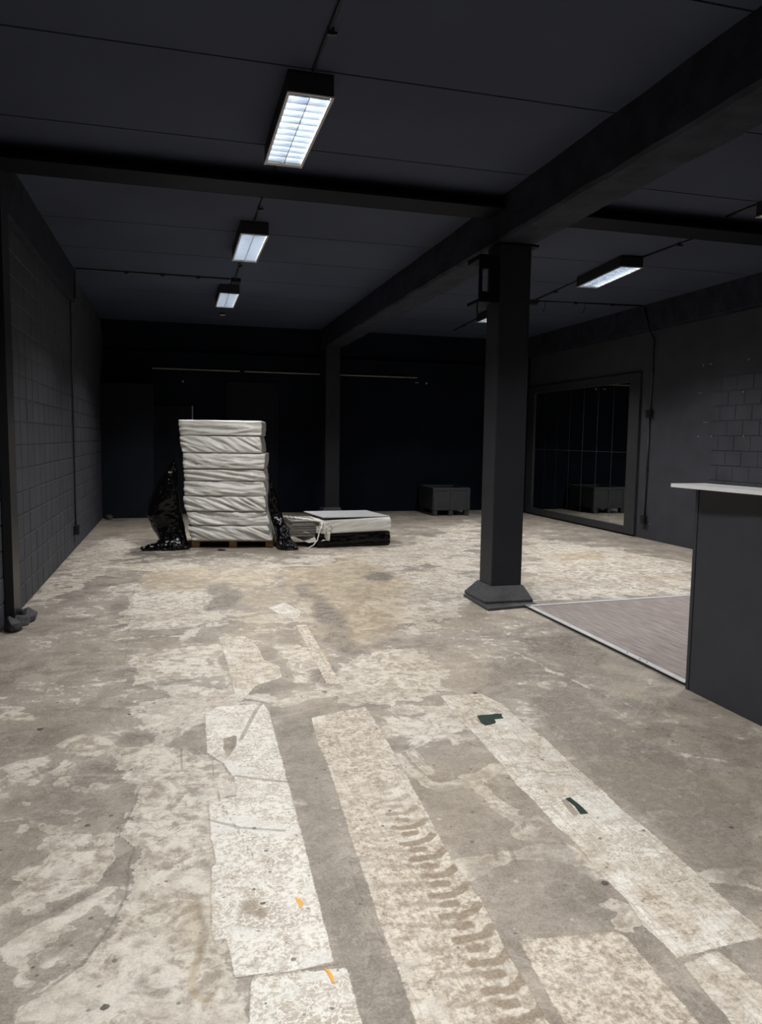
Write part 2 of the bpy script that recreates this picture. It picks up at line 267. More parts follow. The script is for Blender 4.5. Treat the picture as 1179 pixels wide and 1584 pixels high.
TAN=[(0.7,0.06,[(0.767,2.319),(0.85,2.222),(0.866,1.839),(0.826,1.63),(0.73,1.655),(0.732,1.957)]),
(0.6,0.1,[(1.005,1.918),(1.095,1.925),(1.098,1.584),(0.988,1.589)]),
(0.7,0.04,[(1.492,2.044),(1.556,2.028),(1.557,1.81),(1.46,1.803)]),
(0.5,0.25,[(0.391,8.662),(1.111,8.525),(0.909,6.535),(0.292,6.536)]),
(0.9,0.35,[(1.083,8.317),(2.264,9.179),(2.342,7.484),(1.731,5.873),(1.283,5.172),(1.077,5.589),(1.12,6.763)]),
(0.8,0.15,[(-0.429,8.214),(0.408,9.021),(0.55,7.838),(0.149,7.411),(-0.339,7.605)]),
(0.8,0.02,[(0.013,2.36),(0.043,2.352),(0.049,2.101),(0.045,1.969),(0.077,1.905),(0.096,1.884),(0.06,1.893),(0.024,1.95),(0.028,2.134)]),
(0.8,0.1,[(4.861,8.929),(5.668,9.138),(5.344,8.457),(4.761,8.408)]),
(0.7,0.1,[(5.113,7.415),(5.51,7.254),(5.255,7.024),(4.942,7.163)]),
(0.7,0.05,[(0.211,3.701),(0.273,3.72),(0.267,3.606),(0.215,3.464),(0.205,3.558)]),
(0.6,0.08,[(0.276,5.667),(0.533,5.338),(0.633,4.698),(0.369,4.263),(0.315,4.276),(0.309,5.062)]),
(0.8,0.05,[(0.912,5.915),(0.998,5.896),(0.977,5.039),(0.96,4.387),(0.875,4.407),(0.885,4.887)]),
(0.7,0.08,[(1.483,4.006),(1.708,4.011),(1.676,3.746),(1.464,3.509),(1.464,3.745)]),
(0.8,0.05,[(1.449,2.456),(1.473,2.356),(1.428,2.195),(1.415,2.303)]),
(0.9,0.04,[(1.465,2.077),(1.556,2.047),(1.527,1.989),(1.471,2.013)]),
(0.8,0.05,[(1.543,1.977),(1.518,1.804),(1.479,1.814),(1.501,1.936)]),
(0.6,0.1,[(1.826,3.424),(1.76,3.036),(1.637,2.995),(1.621,3.301)]),
(0.8,0.03,[(1.102,1.918),(1.15,1.906),(1.183,1.669),(1.148,1.677)]),
(0.7,0.05,[(1.002,1.752),(1.142,1.854),(1.025,1.721)]),
(0.4,0.1,[(0.986,1.923),(1.268,1.882),(1.276,1.561),(0.966,1.617)]),
(0.6,0.1,[(0.692,3.828),(0.974,3.91),(0.968,3.539),(0.671,3.159),(0.654,3.374)]),
(0.5,0.1,[(0.749,2.581),(0.902,2.366),(0.881,1.92),(0.724,2.182)]),
(0.4,0.3,[(0.372,8.251),(1.183,8.511),(1.076,6.5),(0.555,5.333),(0.305,5.757)]),
(0.4,0.15,[(-0.106,2.46),(0.097,2.339),(0.101,2.033),(-0.078,2.161)]),
(0.4,0.2,[(2.666,4.238),(2.847,3.69),(2.821,3.378),(2.47,3.46)])]
DARK=[(0.6,0.06,[(0.815,4.657),(1.005,4.756),(1.001,4.353),(0.843,4.364)]),
(0.62,0.05,[(0.555,5.333),(0.633,5.404),(0.628,4.99),(0.552,4.977)]),
(0.55,0.1,[(3.072,6.083),(3.356,5.892),(3.148,4.761),(2.958,4.986)]),
(0.6,0.08,[(2.06,8.345),(2.442,8.056),(2.14,7.524),(1.916,7.755)]),
(0.5,0.03,[(-0.294,3.88),(-0.122,3.883),(-0.154,3.722),(-0.307,3.758)]),
(0.8,0.12,[(1.245,7.523),(1.374,7.497),(1.312,5.962),(1.306,5.167),(1.111,5.041),(1.103,6.007)]),
(0.75,0.12,[(0.378,7.695),(0.583,7.831),(0.492,6.622),(0.265,6.542)]),
(0.62,0.1,[(2.514,5.178),(3.111,5.25),(2.959,4.469),(2.588,4.186),(2.435,4.509)]),
(0.62,0.06,[(2.358,3.298),(2.572,3.321),(2.458,3.119),(2.288,3.143)]),
(0.3,0.08,[(1.091,3.386),(1.513,3.497),(1.448,3.111),(1.167,3.006),(1.058,3.134)]),
(0.4,0.06,[(0.987,3.083),(1.2,2.934),(1.232,2.663),(1.436,2.726),(1.414,2.417),(1.388,2.052),(1.371,1.919),(0.98,1.954),(0.95,2.334),(0.988,2.834)]),
(0.4,0.06,[(0.49,3.973),(0.679,3.979),(0.652,3.531),(0.622,2.923),(0.577,2.056),(0.569,1.696),(0.464,1.723),(0.423,1.978)]),
(0.45,0.06,[(1.748,2.899),(1.842,3.248),(1.862,3.808),(2.268,4.192),(2.358,3.298),(2.324,2.452),(1.78,1.85),(1.789,2.474)]),
(0.4,0.05,[(-0.055,3.581),(-0.01,3.857),(0.127,4.008),(0.117,3.54)]),
(0.5,0.05,[(-0.548,2.432),(-0.436,2.431),(-0.276,2.559),(-0.303,2.439),(-0.458,2.346),(-0.527,2.333)]),
(0.5,0.05,[(-0.452,2.213),(-0.326,2.313),(-0.3,2.246),(-0.392,2.157)]),
(0.3,0.05,[(-0.16,2.335),(-0.105,2.424),(-0.078,2.161),(-0.149,2.151)]),
(0.4,0.03,[(-0.118,2.062),(-0.084,2.079),(-0.087,2.003),(-0.117,2.023)]),
(0.5,0.02,[(-0.09,1.984),(-0.023,1.986),(-0.014,1.955),(-0.073,1.962)]),
(0.5,0.02,[(-0.108,3.326),(-0.075,3.325),(-0.08,3.287),(-0.107,3.294)]),
(0.35,0.03,[(0.015,3.22),(0.11,3.216),(0.093,3.11),(0.028,3.138)]),
(0.3,0.06,[(-0.882,4.062),(-0.619,4.384),(-0.385,4.034),(-0.552,3.662),(-0.805,3.686)]),
(0.35,0.1,[(-0.556,2.902),(-0.635,3.346),(-0.335,3.468),(-0.208,3.183),(-0.307,2.888),(-0.448,2.922)]),
(0.4,0.02,[(-0.109,2.991),(-0.054,2.967),(-0.074,2.951),(-0.108,2.964)]),
(0.6,0.03,[(0.037,2.371),(0.043,2.352),(0.049,2.101),(0.035,2.104)])]
DOT=[(-0.200,1.964,0.0136),(-0.409,2.169,0.0071),(0.299,2.618,0.0092),(0.370,2.250,0.0054),(0.343,1.838,0.0054),(1.396,2.139,0.0153),(1.712,2.195,0.0061),(2.088,2.350,0.0124),(2.141,2.262,0.0071),(0.701,2.351,0.0051),(-0.267,3.019,0.0104),(-0.690,4.034,0.0194),(-0.349,2.962,0.0124),(0.253,2.310,0.0104),(0.230,2.395,0.0092),(1.573,1.745,0.0061),(1.354,1.663,0.0051),(0.384,5.643,0.0143),(0.483,5.349,0.0133),(0.214,4.107,0.0071),(0.516,3.484,0.0082),(0.078,3.044,0.0082),(1.016,1.796,0.0032),(0.531,1.774,0.0054),(-0.263,4.148,0.0143),(1.703,4.047,0.0184)]
# ------------------------------------------------------------------ floor
ZC = 3.62; XL = -1.30; XR = 7.07; YB = 15.06; YF = -3.6
def axis(parts):
    out = []
    for a, b, st in parts:
        n = max(1, round((b-a)/st)); out += [a+(b-a)*i/n for i in range(n)]
    out.append(parts[-1][1]); return np.array(out)
gx = axis([(XL-.2,-.95,.03),(-.95,2.5,.0115),(2.5,7.3,.045)])
gy = axis([(YF-.2,1.4,.25),(1.4,4.0,.0115),(4.0,5.5,.02),(5.5,9.0,.032),(9.0,YB+.2,.05)])
PXg, PYg = np.meshgrid(gx, gy); shp = PXg.shape; FX = PXg.ravel(); FY = PYg.ravel()
def sdf_poly(pts, pad):
    """signed distance (negative inside) for vertices near the polygon; returns (indices, distance)"""
    P = np.array(pts); lo = P.min(0)-pad; hi = P.max(0)+pad
    ix = np.nonzero((FX > lo[0]) & (FX < hi[0]) & (FY > lo[1]) & (FY < hi[1]))[0]
    x = FX[ix]; y = FY[ix]; d = np.full(len(ix), 1e9); ins = np.zeros(len(ix), bool)
    for i in range(len(P)):
        a = P[i-1]; b = P[i]; e = b-a
        t = np.clip(((x-a[0])*e[0]+(y-a[1])*e[1])/(e@e+1e-12), 0, 1)
        d = np.minimum(d, (x-a[0]-t*e[0])**2+(y-a[1]-t*e[1])**2)
        c = (a[1] > y) != (b[1] > y)
        with np.errstate(divide='ignore', invalid='ignore'):
            xi = (b[0]-a[0])*(y-a[1])/(b[1]-a[1]+1e-15)+a[0]
        ins ^= c & (x < xi)
    d = np.sqrt(d); d[ins] *= -1
    return ix, d
def sdf_line(pts, pad):
    P = np.array(pts); lo = P.min(0)-pad; hi = P.max(0)+pad
    ix = np.nonzero((FX > lo[0]) & (FX < hi[0]) & (FY > lo[1]) & (FY < hi[1]))[0]
    x = FX[ix]; y = FY[ix]; d = np.full(len(ix), 1e9)
    for i in range(1, len(P)):
        a = P[i-1]; e = P[i]-a
        t = np.clip(((x-a[0])*e[0]+(y-a[1])*e[1])/(e@e+1e-12), 0, 1)
        d = np.minimum(d, (x-a[0]-t*e[0])**2+(y-a[1]-t*e[1])**2)
    return ix, np.sqrt(d)
N = FX.size; W = np.full(N, -.2); G = np.zeros(N); T = np.zeros(N); D = np.zeros(N); TR = np.zeros(N); CK = np.full(N, -.03); DT = np.full(N, -.03)
for p in STRIP:
    ix, d = sdf_poly(p, .22); W[ix] = np.maximum(W[ix], np.clip(-d, -.2, .2))
for p in HOLE:
    ix, d = sdf_poly(p, .15); W[ix] = np.minimum(W[ix], np.clip(d, -.2, .2))
def soft(d, s): return np.clip(.5-d/(2*s), 0, 1)
# wander the outlines of the soft stains a little so that none keeps a ruled edge
def nf(sc, sd): return np.array([noise.noise(Vector((x*sc, y*sc, sd)))+.55*noise.noise(Vector((x*sc*2.7, y*sc*2.7, sd+4)))+.35*noise.noise(Vector((x*sc*7, y*sc*7, sd+8))) for x, y in zip(FX, FY)])
amp_ = np.clip(.035+.022*(FY-2.2), .03, .24)
FX0, FY0 = FX, FY
wx_, wy_ = nf(2.1, 1.5)*amp_, nf(2.1, 21.5)*amp_
FX, FY = FX0+wx_, FY0+wy_
for arr, L in ((G, LIGHT), (T, TAN), (D, DARK)):
    for st, s, p in L:
        ix, d = sdf_poly(p, s*1.2); q = soft(d, s); arr[ix] = np.maximum(arr[ix], st*q*q*(3-2*q))
for st, w, p in VEIN:
    ix, d = sdf_line(p, w*2.5); G[ix] = np.maximum(G[ix], st*np.clip(1-d/(w*2), 0, 1))
FX, FY = FX0, FY0
for st, w, p in CRACK:
    ix, d = sdf_line(p, .06); CK[ix] = np.maximum(CK[ix], w*1.2-d)
for x, y, r in DOT:
    ix = np.nonzero((abs(FX-x) < r+.06) & (abs(FY-y) < r+.06))[0]
    DT[ix] = np.maximum(DT[ix], r-np.hypot(FX[ix]-x, FY[ix]-y))
# how dirty each glue strip is
DR = np.zeros(N)
for p, q in zip(STRIP, (.16,.14,.6,.85,.80,.50,.55,.86,.25)):
    ix, d = sdf_poly(p, .03); k_ = d < .03; DR[ix[k_]] = q
# dirt print of a tyre with cleats along the middle glue strip
wobx = lambda i, s_: noise.noise(Vector((i*.71, s_, 0)))
def lug(pts, r, st):
    ix, d = sdf_line(pts, r+.03)
    x = FX[ix]; y = FY[ix]
    wv = np.sin(x*170+y*60)*np.sin(y*190-x*45)*.0022+np.sin(x*61+1.3*y*77)*.002
    TR[ix] = np.maximum(TR[ix], st*np.clip((r-d+wv)/.007+.5, 0, 1))
for x_, y_, r_, st_ in ((.21,2.30,.05,.6),(.24,2.26,.03,.7),(.33,2.08,.05,.35),(.2,2.03,.03,.45),(.27,2.0,.025,.4),(.30,2.55,.03,.4)):
    ix = np.nonzero(np.hypot(FX-x_, FY-y_) < r_*2)[0]
    TR[ix] = np.maximum(TR[ix], st_*np.clip(1.6-np.hypot((FX[ix]-x_)*1.4, FY[ix]-y_)/r_, 0, 1))
for k in range(15):
    y0 = 1.60+.1115*k; fd = min(1, max(.25, (3.35-y0)/.9)); dx = .012*wobx(k, 2.); dy = .008*wobx(k, 7.)
    lug([(.69+dx,y0+.040),(.76+dx,y0+.018),(.85+dx,y0+dy)], .0165, .50*fd)
    lug([(.828+dx,y0+.004),(.862+dx,y0+dy)], .0185, .95*fd)
    lug([(.800+dx,y0+.055+dy),(.868+dx,y0+.049),(.902+dx,y0+.062),(.930+dx,y0+.088)], .0175, .85*fd)
    if k > 4: lug([(.60+dx,y0+.05),(.70,y0+.045)], .014, .35*fd)
me = bpy.data.meshes.new('floor')
ny, nx = shp
co = np.zeros((N, 3), np.float32); co[:, 0] = FX; co[:, 1] = FY
me.vertices.add(N); me.vertices.foreach_set('co', co.ravel())
i0 = (np.arange(ny-1)[:, None]*nx+np.arange(nx-1)[None, :]).ravel()
quads = np.stack([i0, i0+1, i0+nx+1, i0+nx], 1).astype(np.int32)
me.loops.add(quads.size); me.loops.foreach_set('vertex_index', quads.ravel())
me.polygons.add(len(quads)); me.polygons.foreach_set('loop_start', np.arange(0, quads.size, 4, dtype=np.int32))
me.polygons.foreach_set('loop_total', np.full(len(quads), 4, np.int32))
me.update(calc_edges=True)
for nm, cols in (('stain_a', (W, G, T)), ('stain_b', (TR, D, DT)), ('stain_c', (CK, DR, CK))):
    at = me.attributes.new(nm, 'FLOAT_VECTOR', 'POINT')
    at.data.foreach_set('vector', np.stack(cols, 1).astype(np.float32).ravel())
floor = bpy.data.objects.new('floor', me); COL.objects.link(floor); tag(floor, kind='structure', label='stained bare concrete floor with white glue strips and a tyre print')

m = bpy.data.materials.new('stained_concrete'); m.use_nodes = True; nt = m.node_tree; bs = nt.nodes['Principled BSDF']
class V:
    """tiny node-expression wrapper"""
    def __init__(self, s): self.s = s
    def _op(self, op, o, swap=False):
        n = nt.nodes.new('ShaderNodeMath'); n.operation = op
        for k, q in enumerate((o, self) if swap else (self, o)):
            if isinstance(q, V): nt.links.new(q.s, n.inputs[k])
            elif q is not None: n.inputs[k].default_value = q
        return V(n.outputs[0])
    def __add__(s, o): return s._op('ADD', o)
    def __sub__(s, o): return s._op('SUBTRACT', o)
    def __rsub__(s, o): return s._op('SUBTRACT', o, True)
    def __mul__(s, o): return s._op('MULTIPLY', o)
    __radd__ = __add__; __rmul__ = __mul__
    def mx(s, o): return s._op('MAXIMUM', o)
    def step(s, lo, hi):
        n = nt.nodes.new('ShaderNodeMapRange'); n.interpolation_type = 'SMOOTHSTEP'
        nt.links.new(s.s, n.inputs['Value']); n.inputs['From Min'].default_value = lo; n.inputs['From Max'].default_value = hi
        return V(n.outputs['Result'])
tc = nt.nodes.new('ShaderNodeTexCoord')
def mapped(scale=(1,1,1), rz=0.0):
    mp = nt.nodes.new('ShaderNodeMapping'); mp.inputs['Scale'].default_value = scale; mp.inputs['Rotation'].default_value = (0,0,rz)
    nt.links.new(tc.outputs['Object'], mp.inputs[0]); return mp.outputs[0]
def nz(scale, detail=5, rough=.55, vec=None, dist=0.0):
    n = nt.nodes.new('ShaderNodeTexNoise'); n.inputs['Scale'].default_value = scale; n.inputs['Detail'].default_value = detail
    n.inputs['Roughness'].default_value = rough; n.inputs['Distortion'].default_value = dist
    nt.links.new(vec or tc.outputs['Object'], n.inputs['Vector']); return V(n.outputs['Fac'])
def attr(nm):
    n = nt.nodes.new('ShaderNodeAttribute'); n.attribute_name = nm
    s = nt.nodes.new('ShaderNodeSeparateXYZ'); nt.links.new(n.outputs['Vector'], s.inputs[0])
    return [V(o) for o in s.outputs]
def mixc(f, a, b):
    n = nt.nodes.new('ShaderNodeMix'); n.data_type = 'RGBA'
    if isinstance(f, V): nt.links.new(f.s, n.inputs[0])
    else: n.inputs[0].default_value = f
    for k, q in ((6, a), (7, b)):
        if isinstance(q, tuple): n.inputs[k].default_value = (*q, 1)
        else: nt.links.new(q, n.inputs[k])
    return n.outputs[2]
aW, aG, aT = attr('stain_a'); aTR, aD, aDT = attr('stain_b'); aC, aDR, _ = attr('stain_c')
nBig = nz(.9, 8, .6, dist=.8); nMid = nz(3.4, 10, .64, dist=.9); nFine = nz(17, 9, .68, dist=.4); nGrain = nz(120, 3, .6); nMicro = nz(48, 7, .72)
nB2 = nz(1.7, 10, .62, mapped((1,1,1), 1.1), 1.6); nB3 = nz(6.5, 9, .66, mapped((1,1,1), 2.3), 1.2)
c = mixc(nMid.step(.36,.64), (.172,.150,.128), (.325,.290,.250))
c = mixc(nFine.step(.46,.66)*.5, c, (.34,.303,.262))
c = mixc(nB3.step(.55,.62)*.4, c, (.15,.127,.106))
vn = (nB2-.5)._op('ABSOLUTE', None).step(.0,.018)
c = mixc((1-vn)*nFine.step(.42,.58)*.5, c, (.16,.135,.11))
c = mixc(nBig.step(.46,.60)*.45, c, (.35,.312,.268))
# chalky residue: a soft field broken up by noise into ragged patches with pale rims
g = aG*.95 + (nB2-.5)*1.5 + (nMid-.5)*1.0 + (nFine-.5)*.55
res = (g+(nGrain-.5)*.10).step(.39,.54)
c = mixc(res*.85, c, mixc((nFine*.55+nB3*.35+nMicro*.2).step(.46,.66), (.285,.245,.198), (.57,.53,.465)))
c = mixc(res*nMicro.step(.52,.66)*.35, c, (.27,.23,.185))
c = mixc(res*nB2.step(.5,.62)*.4, c, (.57,.54,.485))
rim = g.step(.40,.44)*(1-g.step(.45,.52))
c = mixc(rim*.45, c, (.60,.57,.52))
wh = (aG*.25+(nB3-.5)*1.4+(nMid-.5)*1.0+(nBig-.5)*.9).step(.16,.30)
c = mixc(wh*nFine.step(.36,.56)*.85, c, (.56,.53,.475))
rings = nB2*46.0
rings = rings._op('SINE', None).step(.86,1.0)
c = mixc(rings*.16, c, (.58,.55,.50))
# tan
t = (aT + (nMid-.5)*1.0 + (nB3-.5)*.7)
c = mixc((aT.step(.02,.3)*t.step(.2,.6))*.75, c, mixc(nB3.step(.38,.62), (.275,.215,.138), (.43,.37,.27)))
# dark
dd = aD + (nMid-.5)*.9 + (nB3-.5)*.6
c = mixc(aD.step(.02,.2)*dd.step(.2,.45)*.72, c, mixc((nFine*.6+nMid*.4).step(.4,.62), (.168,.147,.126), (.258,.229,.199)))
blk = aD.step(.40,.54)*(nMid*.5+nFine*.5).step(.485,.53)
c = mixc(blk*.85, c, mixc(nMicro.step(.4,.6), (.075,.066,.055), (.17,.148,.122)))
flk = aD.step(.40,.54)*(1-blk)*nFine.step(.5,.62)
c = mixc(flk*.5, c, (.50,.46,.40))
c = mixc(nz(.65, 6, .6, mapped((1,1,1), .6), 1.0).step(.42,.66)*.28, c, (.40,.345,.255))
# white glue strips
w = aW + (nMicro-.5)*.018 + (nFine-.5)*.016
wm = w.step(-.001,.002)
n_w = nt.nodes.new('ShaderNodeVectorMath'); n_w.operation = 'ADD'
nzc = nt.nodes.new('ShaderNodeTexNoise'); nzc.inputs['Scale'].default_value = 14; nzc.inputs['Detail'].default_value = 4; nt.links.new(tc.outputs['Object'], nzc.inputs['Vector'])
sc_ = nt.nodes.new('ShaderNodeVectorMath'); sc_.operation = 'SCALE'; sc_.inputs['Scale'].default_value = .11; nt.links.new(nzc.outputs['Color'], sc_.inputs[0])
nt.links.new(tc.outputs['Object'], n_w.inputs[0]); nt.links.new(sc_.outputs[0], n_w.inputs[1])
def voro(scale, vec):
    vo = nt.nodes.new('ShaderNodeTexVoronoi'); vo.feature = 'DISTANCE_TO_EDGE'; vo.inputs['Scale'].default_value = scale
    nt.links.new(vec, vo.inputs['Vector']); return V(vo.outputs['Distance'])
crk = voro(46, n_w.outputs[0]).step(.03,.16)
dirt = aDR + (nMid-.5)*1.6 + (nB3-.5)*1.0 + (aT*.45)
cs = mixc(crk*.9*nB3.step(.40,.55), (.66,.645,.605), (.40,.36,.305))
cs = mixc(nMicro.step(.47,.60)*.8, cs, (.33,.29,.235))
sm = (nMid*.6+nFine*.4).step(.56,.64)
cs = mixc(sm*nMicro.step(.40,.56)*.75, cs, (.24,.21,.17))
cs = mixc((nFine.step(.50,.60))*.45, cs, (.64,.63,.60))
cs = mixc(dirt.step(.25,.95)*.8, cs, mixc((nMicro*.6+nFine*.4).step(.42,.58), (.235,.187,.135), (.56,.51,.435)))
l1 = nz(6, 5, .65, mapped((13,.7,1), -.32)).step(.52,.60); l2 = nz(6, 5, .65, mapped((.8,11,1), -.25)).step(.53,.62)
cs = mixc(l1*aDR.step(.1,.5)*.42, cs, (.33,.27,.20)); cs = mixc(l2*aDR.step(.1,.5)*.38, cs, (.36,.30,.225))
plain = nz(2.6, 2, .4, mapped((1,1.6,1), .3)).step(.60,.64)
cs = mixc(plain*(1-aDR)*.7, cs, (.60,.595,.575))
tt_ = aTR*(.45+nMicro*.7+nFine*.3)
cs = mixc(tt_.step(.15,.75)*.85, cs, (.215,.165,.112))
c = mixc(wm, c, cs)
edge = w.step(-.007,.0)*(1-w.step(.0,.004))
c = mixc(edge*.35, c, (.24,.205,.165))
# cracks and dark spots
ck = (aC+(nFine-.5)*.010).step(-.001,.004)
c = mixc(ck*.5, c, (.155,.128,.10))
hair = nt.nodes.new('ShaderNodeTexVoronoi'); hair.feature = 'DISTANCE_TO_EDGE'; hair.inputs['Scale'].default_value = .75
nt.links.new(n_w.outputs[0], hair.inputs['Vector'])
c = mixc((1-V(hair.outputs['Distance']).step(.0,.004))*nBig.step(.45,.6)*.35, c, (.16,.14,.12))
def specks(sc, rmax, seed):
    vo = nt.nodes.new('ShaderNodeTexVoronoi'); vo.voronoi_dimensions = '2D'; vo.feature = 'F1'; vo.inputs['Scale'].default_value = sc; vo.inputs['Randomness'].default_value = 1
    nt.links.new(mapped((1,1,0), seed), vo.inputs['Vector']); sp_ = nt.nodes.new('ShaderNodeSeparateXYZ'); nt.links.new(vo.outputs['Color'], sp_.inputs[0])
    r_ = V(sp_.outputs[0]).step(.55,1.0)*rmax
    return ((r_-V(vo.outputs['Distance']))+(nMicro-.5)*rmax*.9).step(0,.012)
c = mixc(specks(6.0, .055, .4)*.75, c, (.075,.066,.06))
c = mixc(specks(11.0, .075, 1.7)*.6, c, (.12,.105,.09))
c = mixc(specks(5.0, .05, 2.9)*.35, c, (.60,.565,.51))
c = mixc((aDT+(nMicro-.5)*.008).step(-.001,.003)*.92, c, (.035,.035,.038))
c = mixc(.16, c, mixc((nGrain*.5+nMicro*.5).step(.36,.64), (.10,.085,.07), (.64,.58,.51)))
gm = nt.nodes.new('ShaderNodeGamma'); gm.inputs['Gamma'].default_value = 1.24; nt.links.new(c, gm.inputs['Color'])
hs = nt.nodes.new('ShaderNodeHueSaturation'); hs.inputs['Saturation'].default_value = .90; hs.inputs['Value'].default_value = 1.29; nt.links.new(gm.outputs[0], hs.inputs['Color'])
nt.links.new(hs.outputs[0], bs.inputs['Base Color'])
rg = (wm*.1+nMid*.25+.42); nt.links.new(rg.s, bs.inputs['Roughness']); bs.inputs['Specular IOR Level'].default_value = .35
bp = nt.nodes.new('ShaderNodeBump'); bp.inputs['Strength'].default_value = .5; bp.inputs['Distance'].default_value = .004
hh = nFine*.5+nGrain*.25+wm*.35-ck*.6+nMid*.5
nt.links.new(hh.s, bp.inputs['Height']); nt.links.new(bp.outputs[0], bs.inputs['Normal'])
me.materials.append(m)
# ------------------------------------------------------------------ room shell
b = MB()
ys = [4.515 + 1.21*k for k in range(-7, 9)]
edges = [YF] + [y for y in ys if YF < y < YB] + [YB]
for a, c_ in zip(edges[:-1], edges[1:]):
    b.box((XL-.02, a+.008, ZC), (XR+.02, c_-.008, ZC+.05))
b.box((XL-.1, YF-.1, ZC+.03), (XR+.1, YB+.1, ZC+.12))
tag(b.build('ceiling', M_ceil), kind='structure')

def blocks(b, x, sgn, y0, y1, z0, z1, pitch, course, half, gap=.011, dep=.008, bev=.006, yoff=0.0):
    """block faces standing proud of the wall plane at x; sgn = +1 faces +x"""
    nz_ = int(round((z1-z0)/course))
    for r in range(nz_):
        off = yoff + (half if r % 2 else 0)
        k0 = math.floor((y0-off)/pitch); y = off + k0*pitch
        while y < y1:
            a = max(y, y0)+gap/2; e = min(y+pitch, y1)-gap/2
            if e-a > .03:
                za = z0+r*course+gap/2; zb = za+course-gap
                j = rnd.uniform(-.0015, .0015)
                xo = x+sgn*(dep+j); xi = x-sgn*.002
                vs = [(xi,a,za),(xi,e,za),(xi,e,zb),(xi,a,zb),(xo,a+bev,za+bev),(xo,e-bev,za+bev),(xo,e-bev,zb-bev),(xo,a+bev,zb-bev)]
                fs = [(4,5,6,7),(0,1,5,4),(1,2,6,5),(2,3,7,6),(3,0,4,7)]
                if sgn < 0: fs = [tuple(reversed(f)) for f in fs]
                b.add(vs, fs)
            y += pitch
b = MB(); b.box((XL-.15, YF, 0), (XL-.007, YB, ZC+.03))
blocks(b, XL-.007, 1, 6.83, YB, 0, 3.6, .305, .2, 0, yoff=6.83)
blocks(b, XL-.007, 1, 6.53, 6.82, 0, 3.6, .5, .0833, 0, yoff=6.53)
blocks(b, XL-.007, 1, YF, 6.28, 0, 3.6, .305, .2, 0, yoff=6.28)
tag(b.build('wall_left', M_wall), kind='structure')

b = MB(); b.box((XR, YF, 0), (XR+.15, YB, ZC+.03))
blocks(b, XR, -1, 3.0, 8.77, 0, 2.4, .295, .2, .1475, yoff=8.77-.295*30)
b.mi = 1
for y, z, w, h in ((9.008,2.579,.03,.035),(8.864,2.583,.10,.012),(8.152,2.575,.02,.035),(9.035,1.598,.05,.014),(8.77,1.598,.02,.02),(8.162,1.6,.014,.03),(8.21,2.17,.03,.02),(8.9,1.79,.14,.007),(10.05,.25,.012,.02),(9.05,2.2,.12,.008)):
    b.box((XR-.0095, y-w*.3, z-h*.3), (XR+.001, y+w*.3, z+h*.3))
tag(b.build('wall_right', [M_wall, M_chip]), kind='structure')

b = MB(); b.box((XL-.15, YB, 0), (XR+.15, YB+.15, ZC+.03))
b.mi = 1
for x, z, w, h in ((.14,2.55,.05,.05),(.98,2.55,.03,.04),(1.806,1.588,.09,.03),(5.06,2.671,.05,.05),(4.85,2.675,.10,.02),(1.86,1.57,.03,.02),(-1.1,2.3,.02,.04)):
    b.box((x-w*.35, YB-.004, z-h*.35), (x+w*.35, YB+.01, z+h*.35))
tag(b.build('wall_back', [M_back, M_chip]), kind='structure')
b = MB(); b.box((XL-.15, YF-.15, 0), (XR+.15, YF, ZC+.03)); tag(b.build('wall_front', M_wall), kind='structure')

# downstand along the back wall, edge beams on both side walls
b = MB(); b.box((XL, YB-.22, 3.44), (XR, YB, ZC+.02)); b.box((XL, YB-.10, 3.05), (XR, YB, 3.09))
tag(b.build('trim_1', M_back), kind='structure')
b = MB(); b.box((XL-.01, YF, 3.2), (-1.235, 10.6, ZC+.02), bev=.006); tag(b.build('trim_2', M_beam), kind='structure')
b = MB(); b.box((XR-.02, YF, 3.2), (XR+.02, YB, 3.235)); b.box((XR-.05, YF, 3.235), (XR+.02, YB, ZC+.02), bev=.006)
tag(b.build('trim_3', M_beam), kind='structure')
# dark leaf at the left of the back wall and a lower one beside it with a bare white edge
b = MB(); b.box((XL, 14.36, 0), (-.40, YB, 2.44), bev=.006); tag(b.build('door_1', M_panel), kind='structure', label='tall dark panel door in the left back corner')
b = MB(); b.box((-.40, YB-.05, 0), (.30, YB, 2.08)); b.mi = 1; b.box((.30, YB-.055, 0), (.322, YB, 2.085))
tag(b.build('door_2', [M_panel, M_chip]), kind='structure')
b = MB()
b.box((.955, YB-.035, 0), (1.00, YB, 2.55)); b.box((.955, YB-.035, 2.53), (1.95, YB, 2.57)); b.box((1.91, YB-.035, 0), (1.95, YB, 2.55)); b.box((1.0, YB-.012, 0), (1.91, YB, 2.53))
tag(b.build('door_3', M_panel), kind='structure')
for k, (x0, x1) in enumerate(((-.426,1.216),(1.303,2.80),(3.16,4.845))):
    b = MB(); b.box((x0, YB-.03, 2.765), (x1, YB+.005, 2.79), bev=.003)
    o = b.build('wooden_batten', M_batten)
    tag(o, ('left of the three thin bare wooden battens along the dark back wall', 'middle thin bare wooden batten on the back wall, left of the far column', 'right of the three thin bare battens, right of the far column')[k], 'batten', 'battens on the back wall')

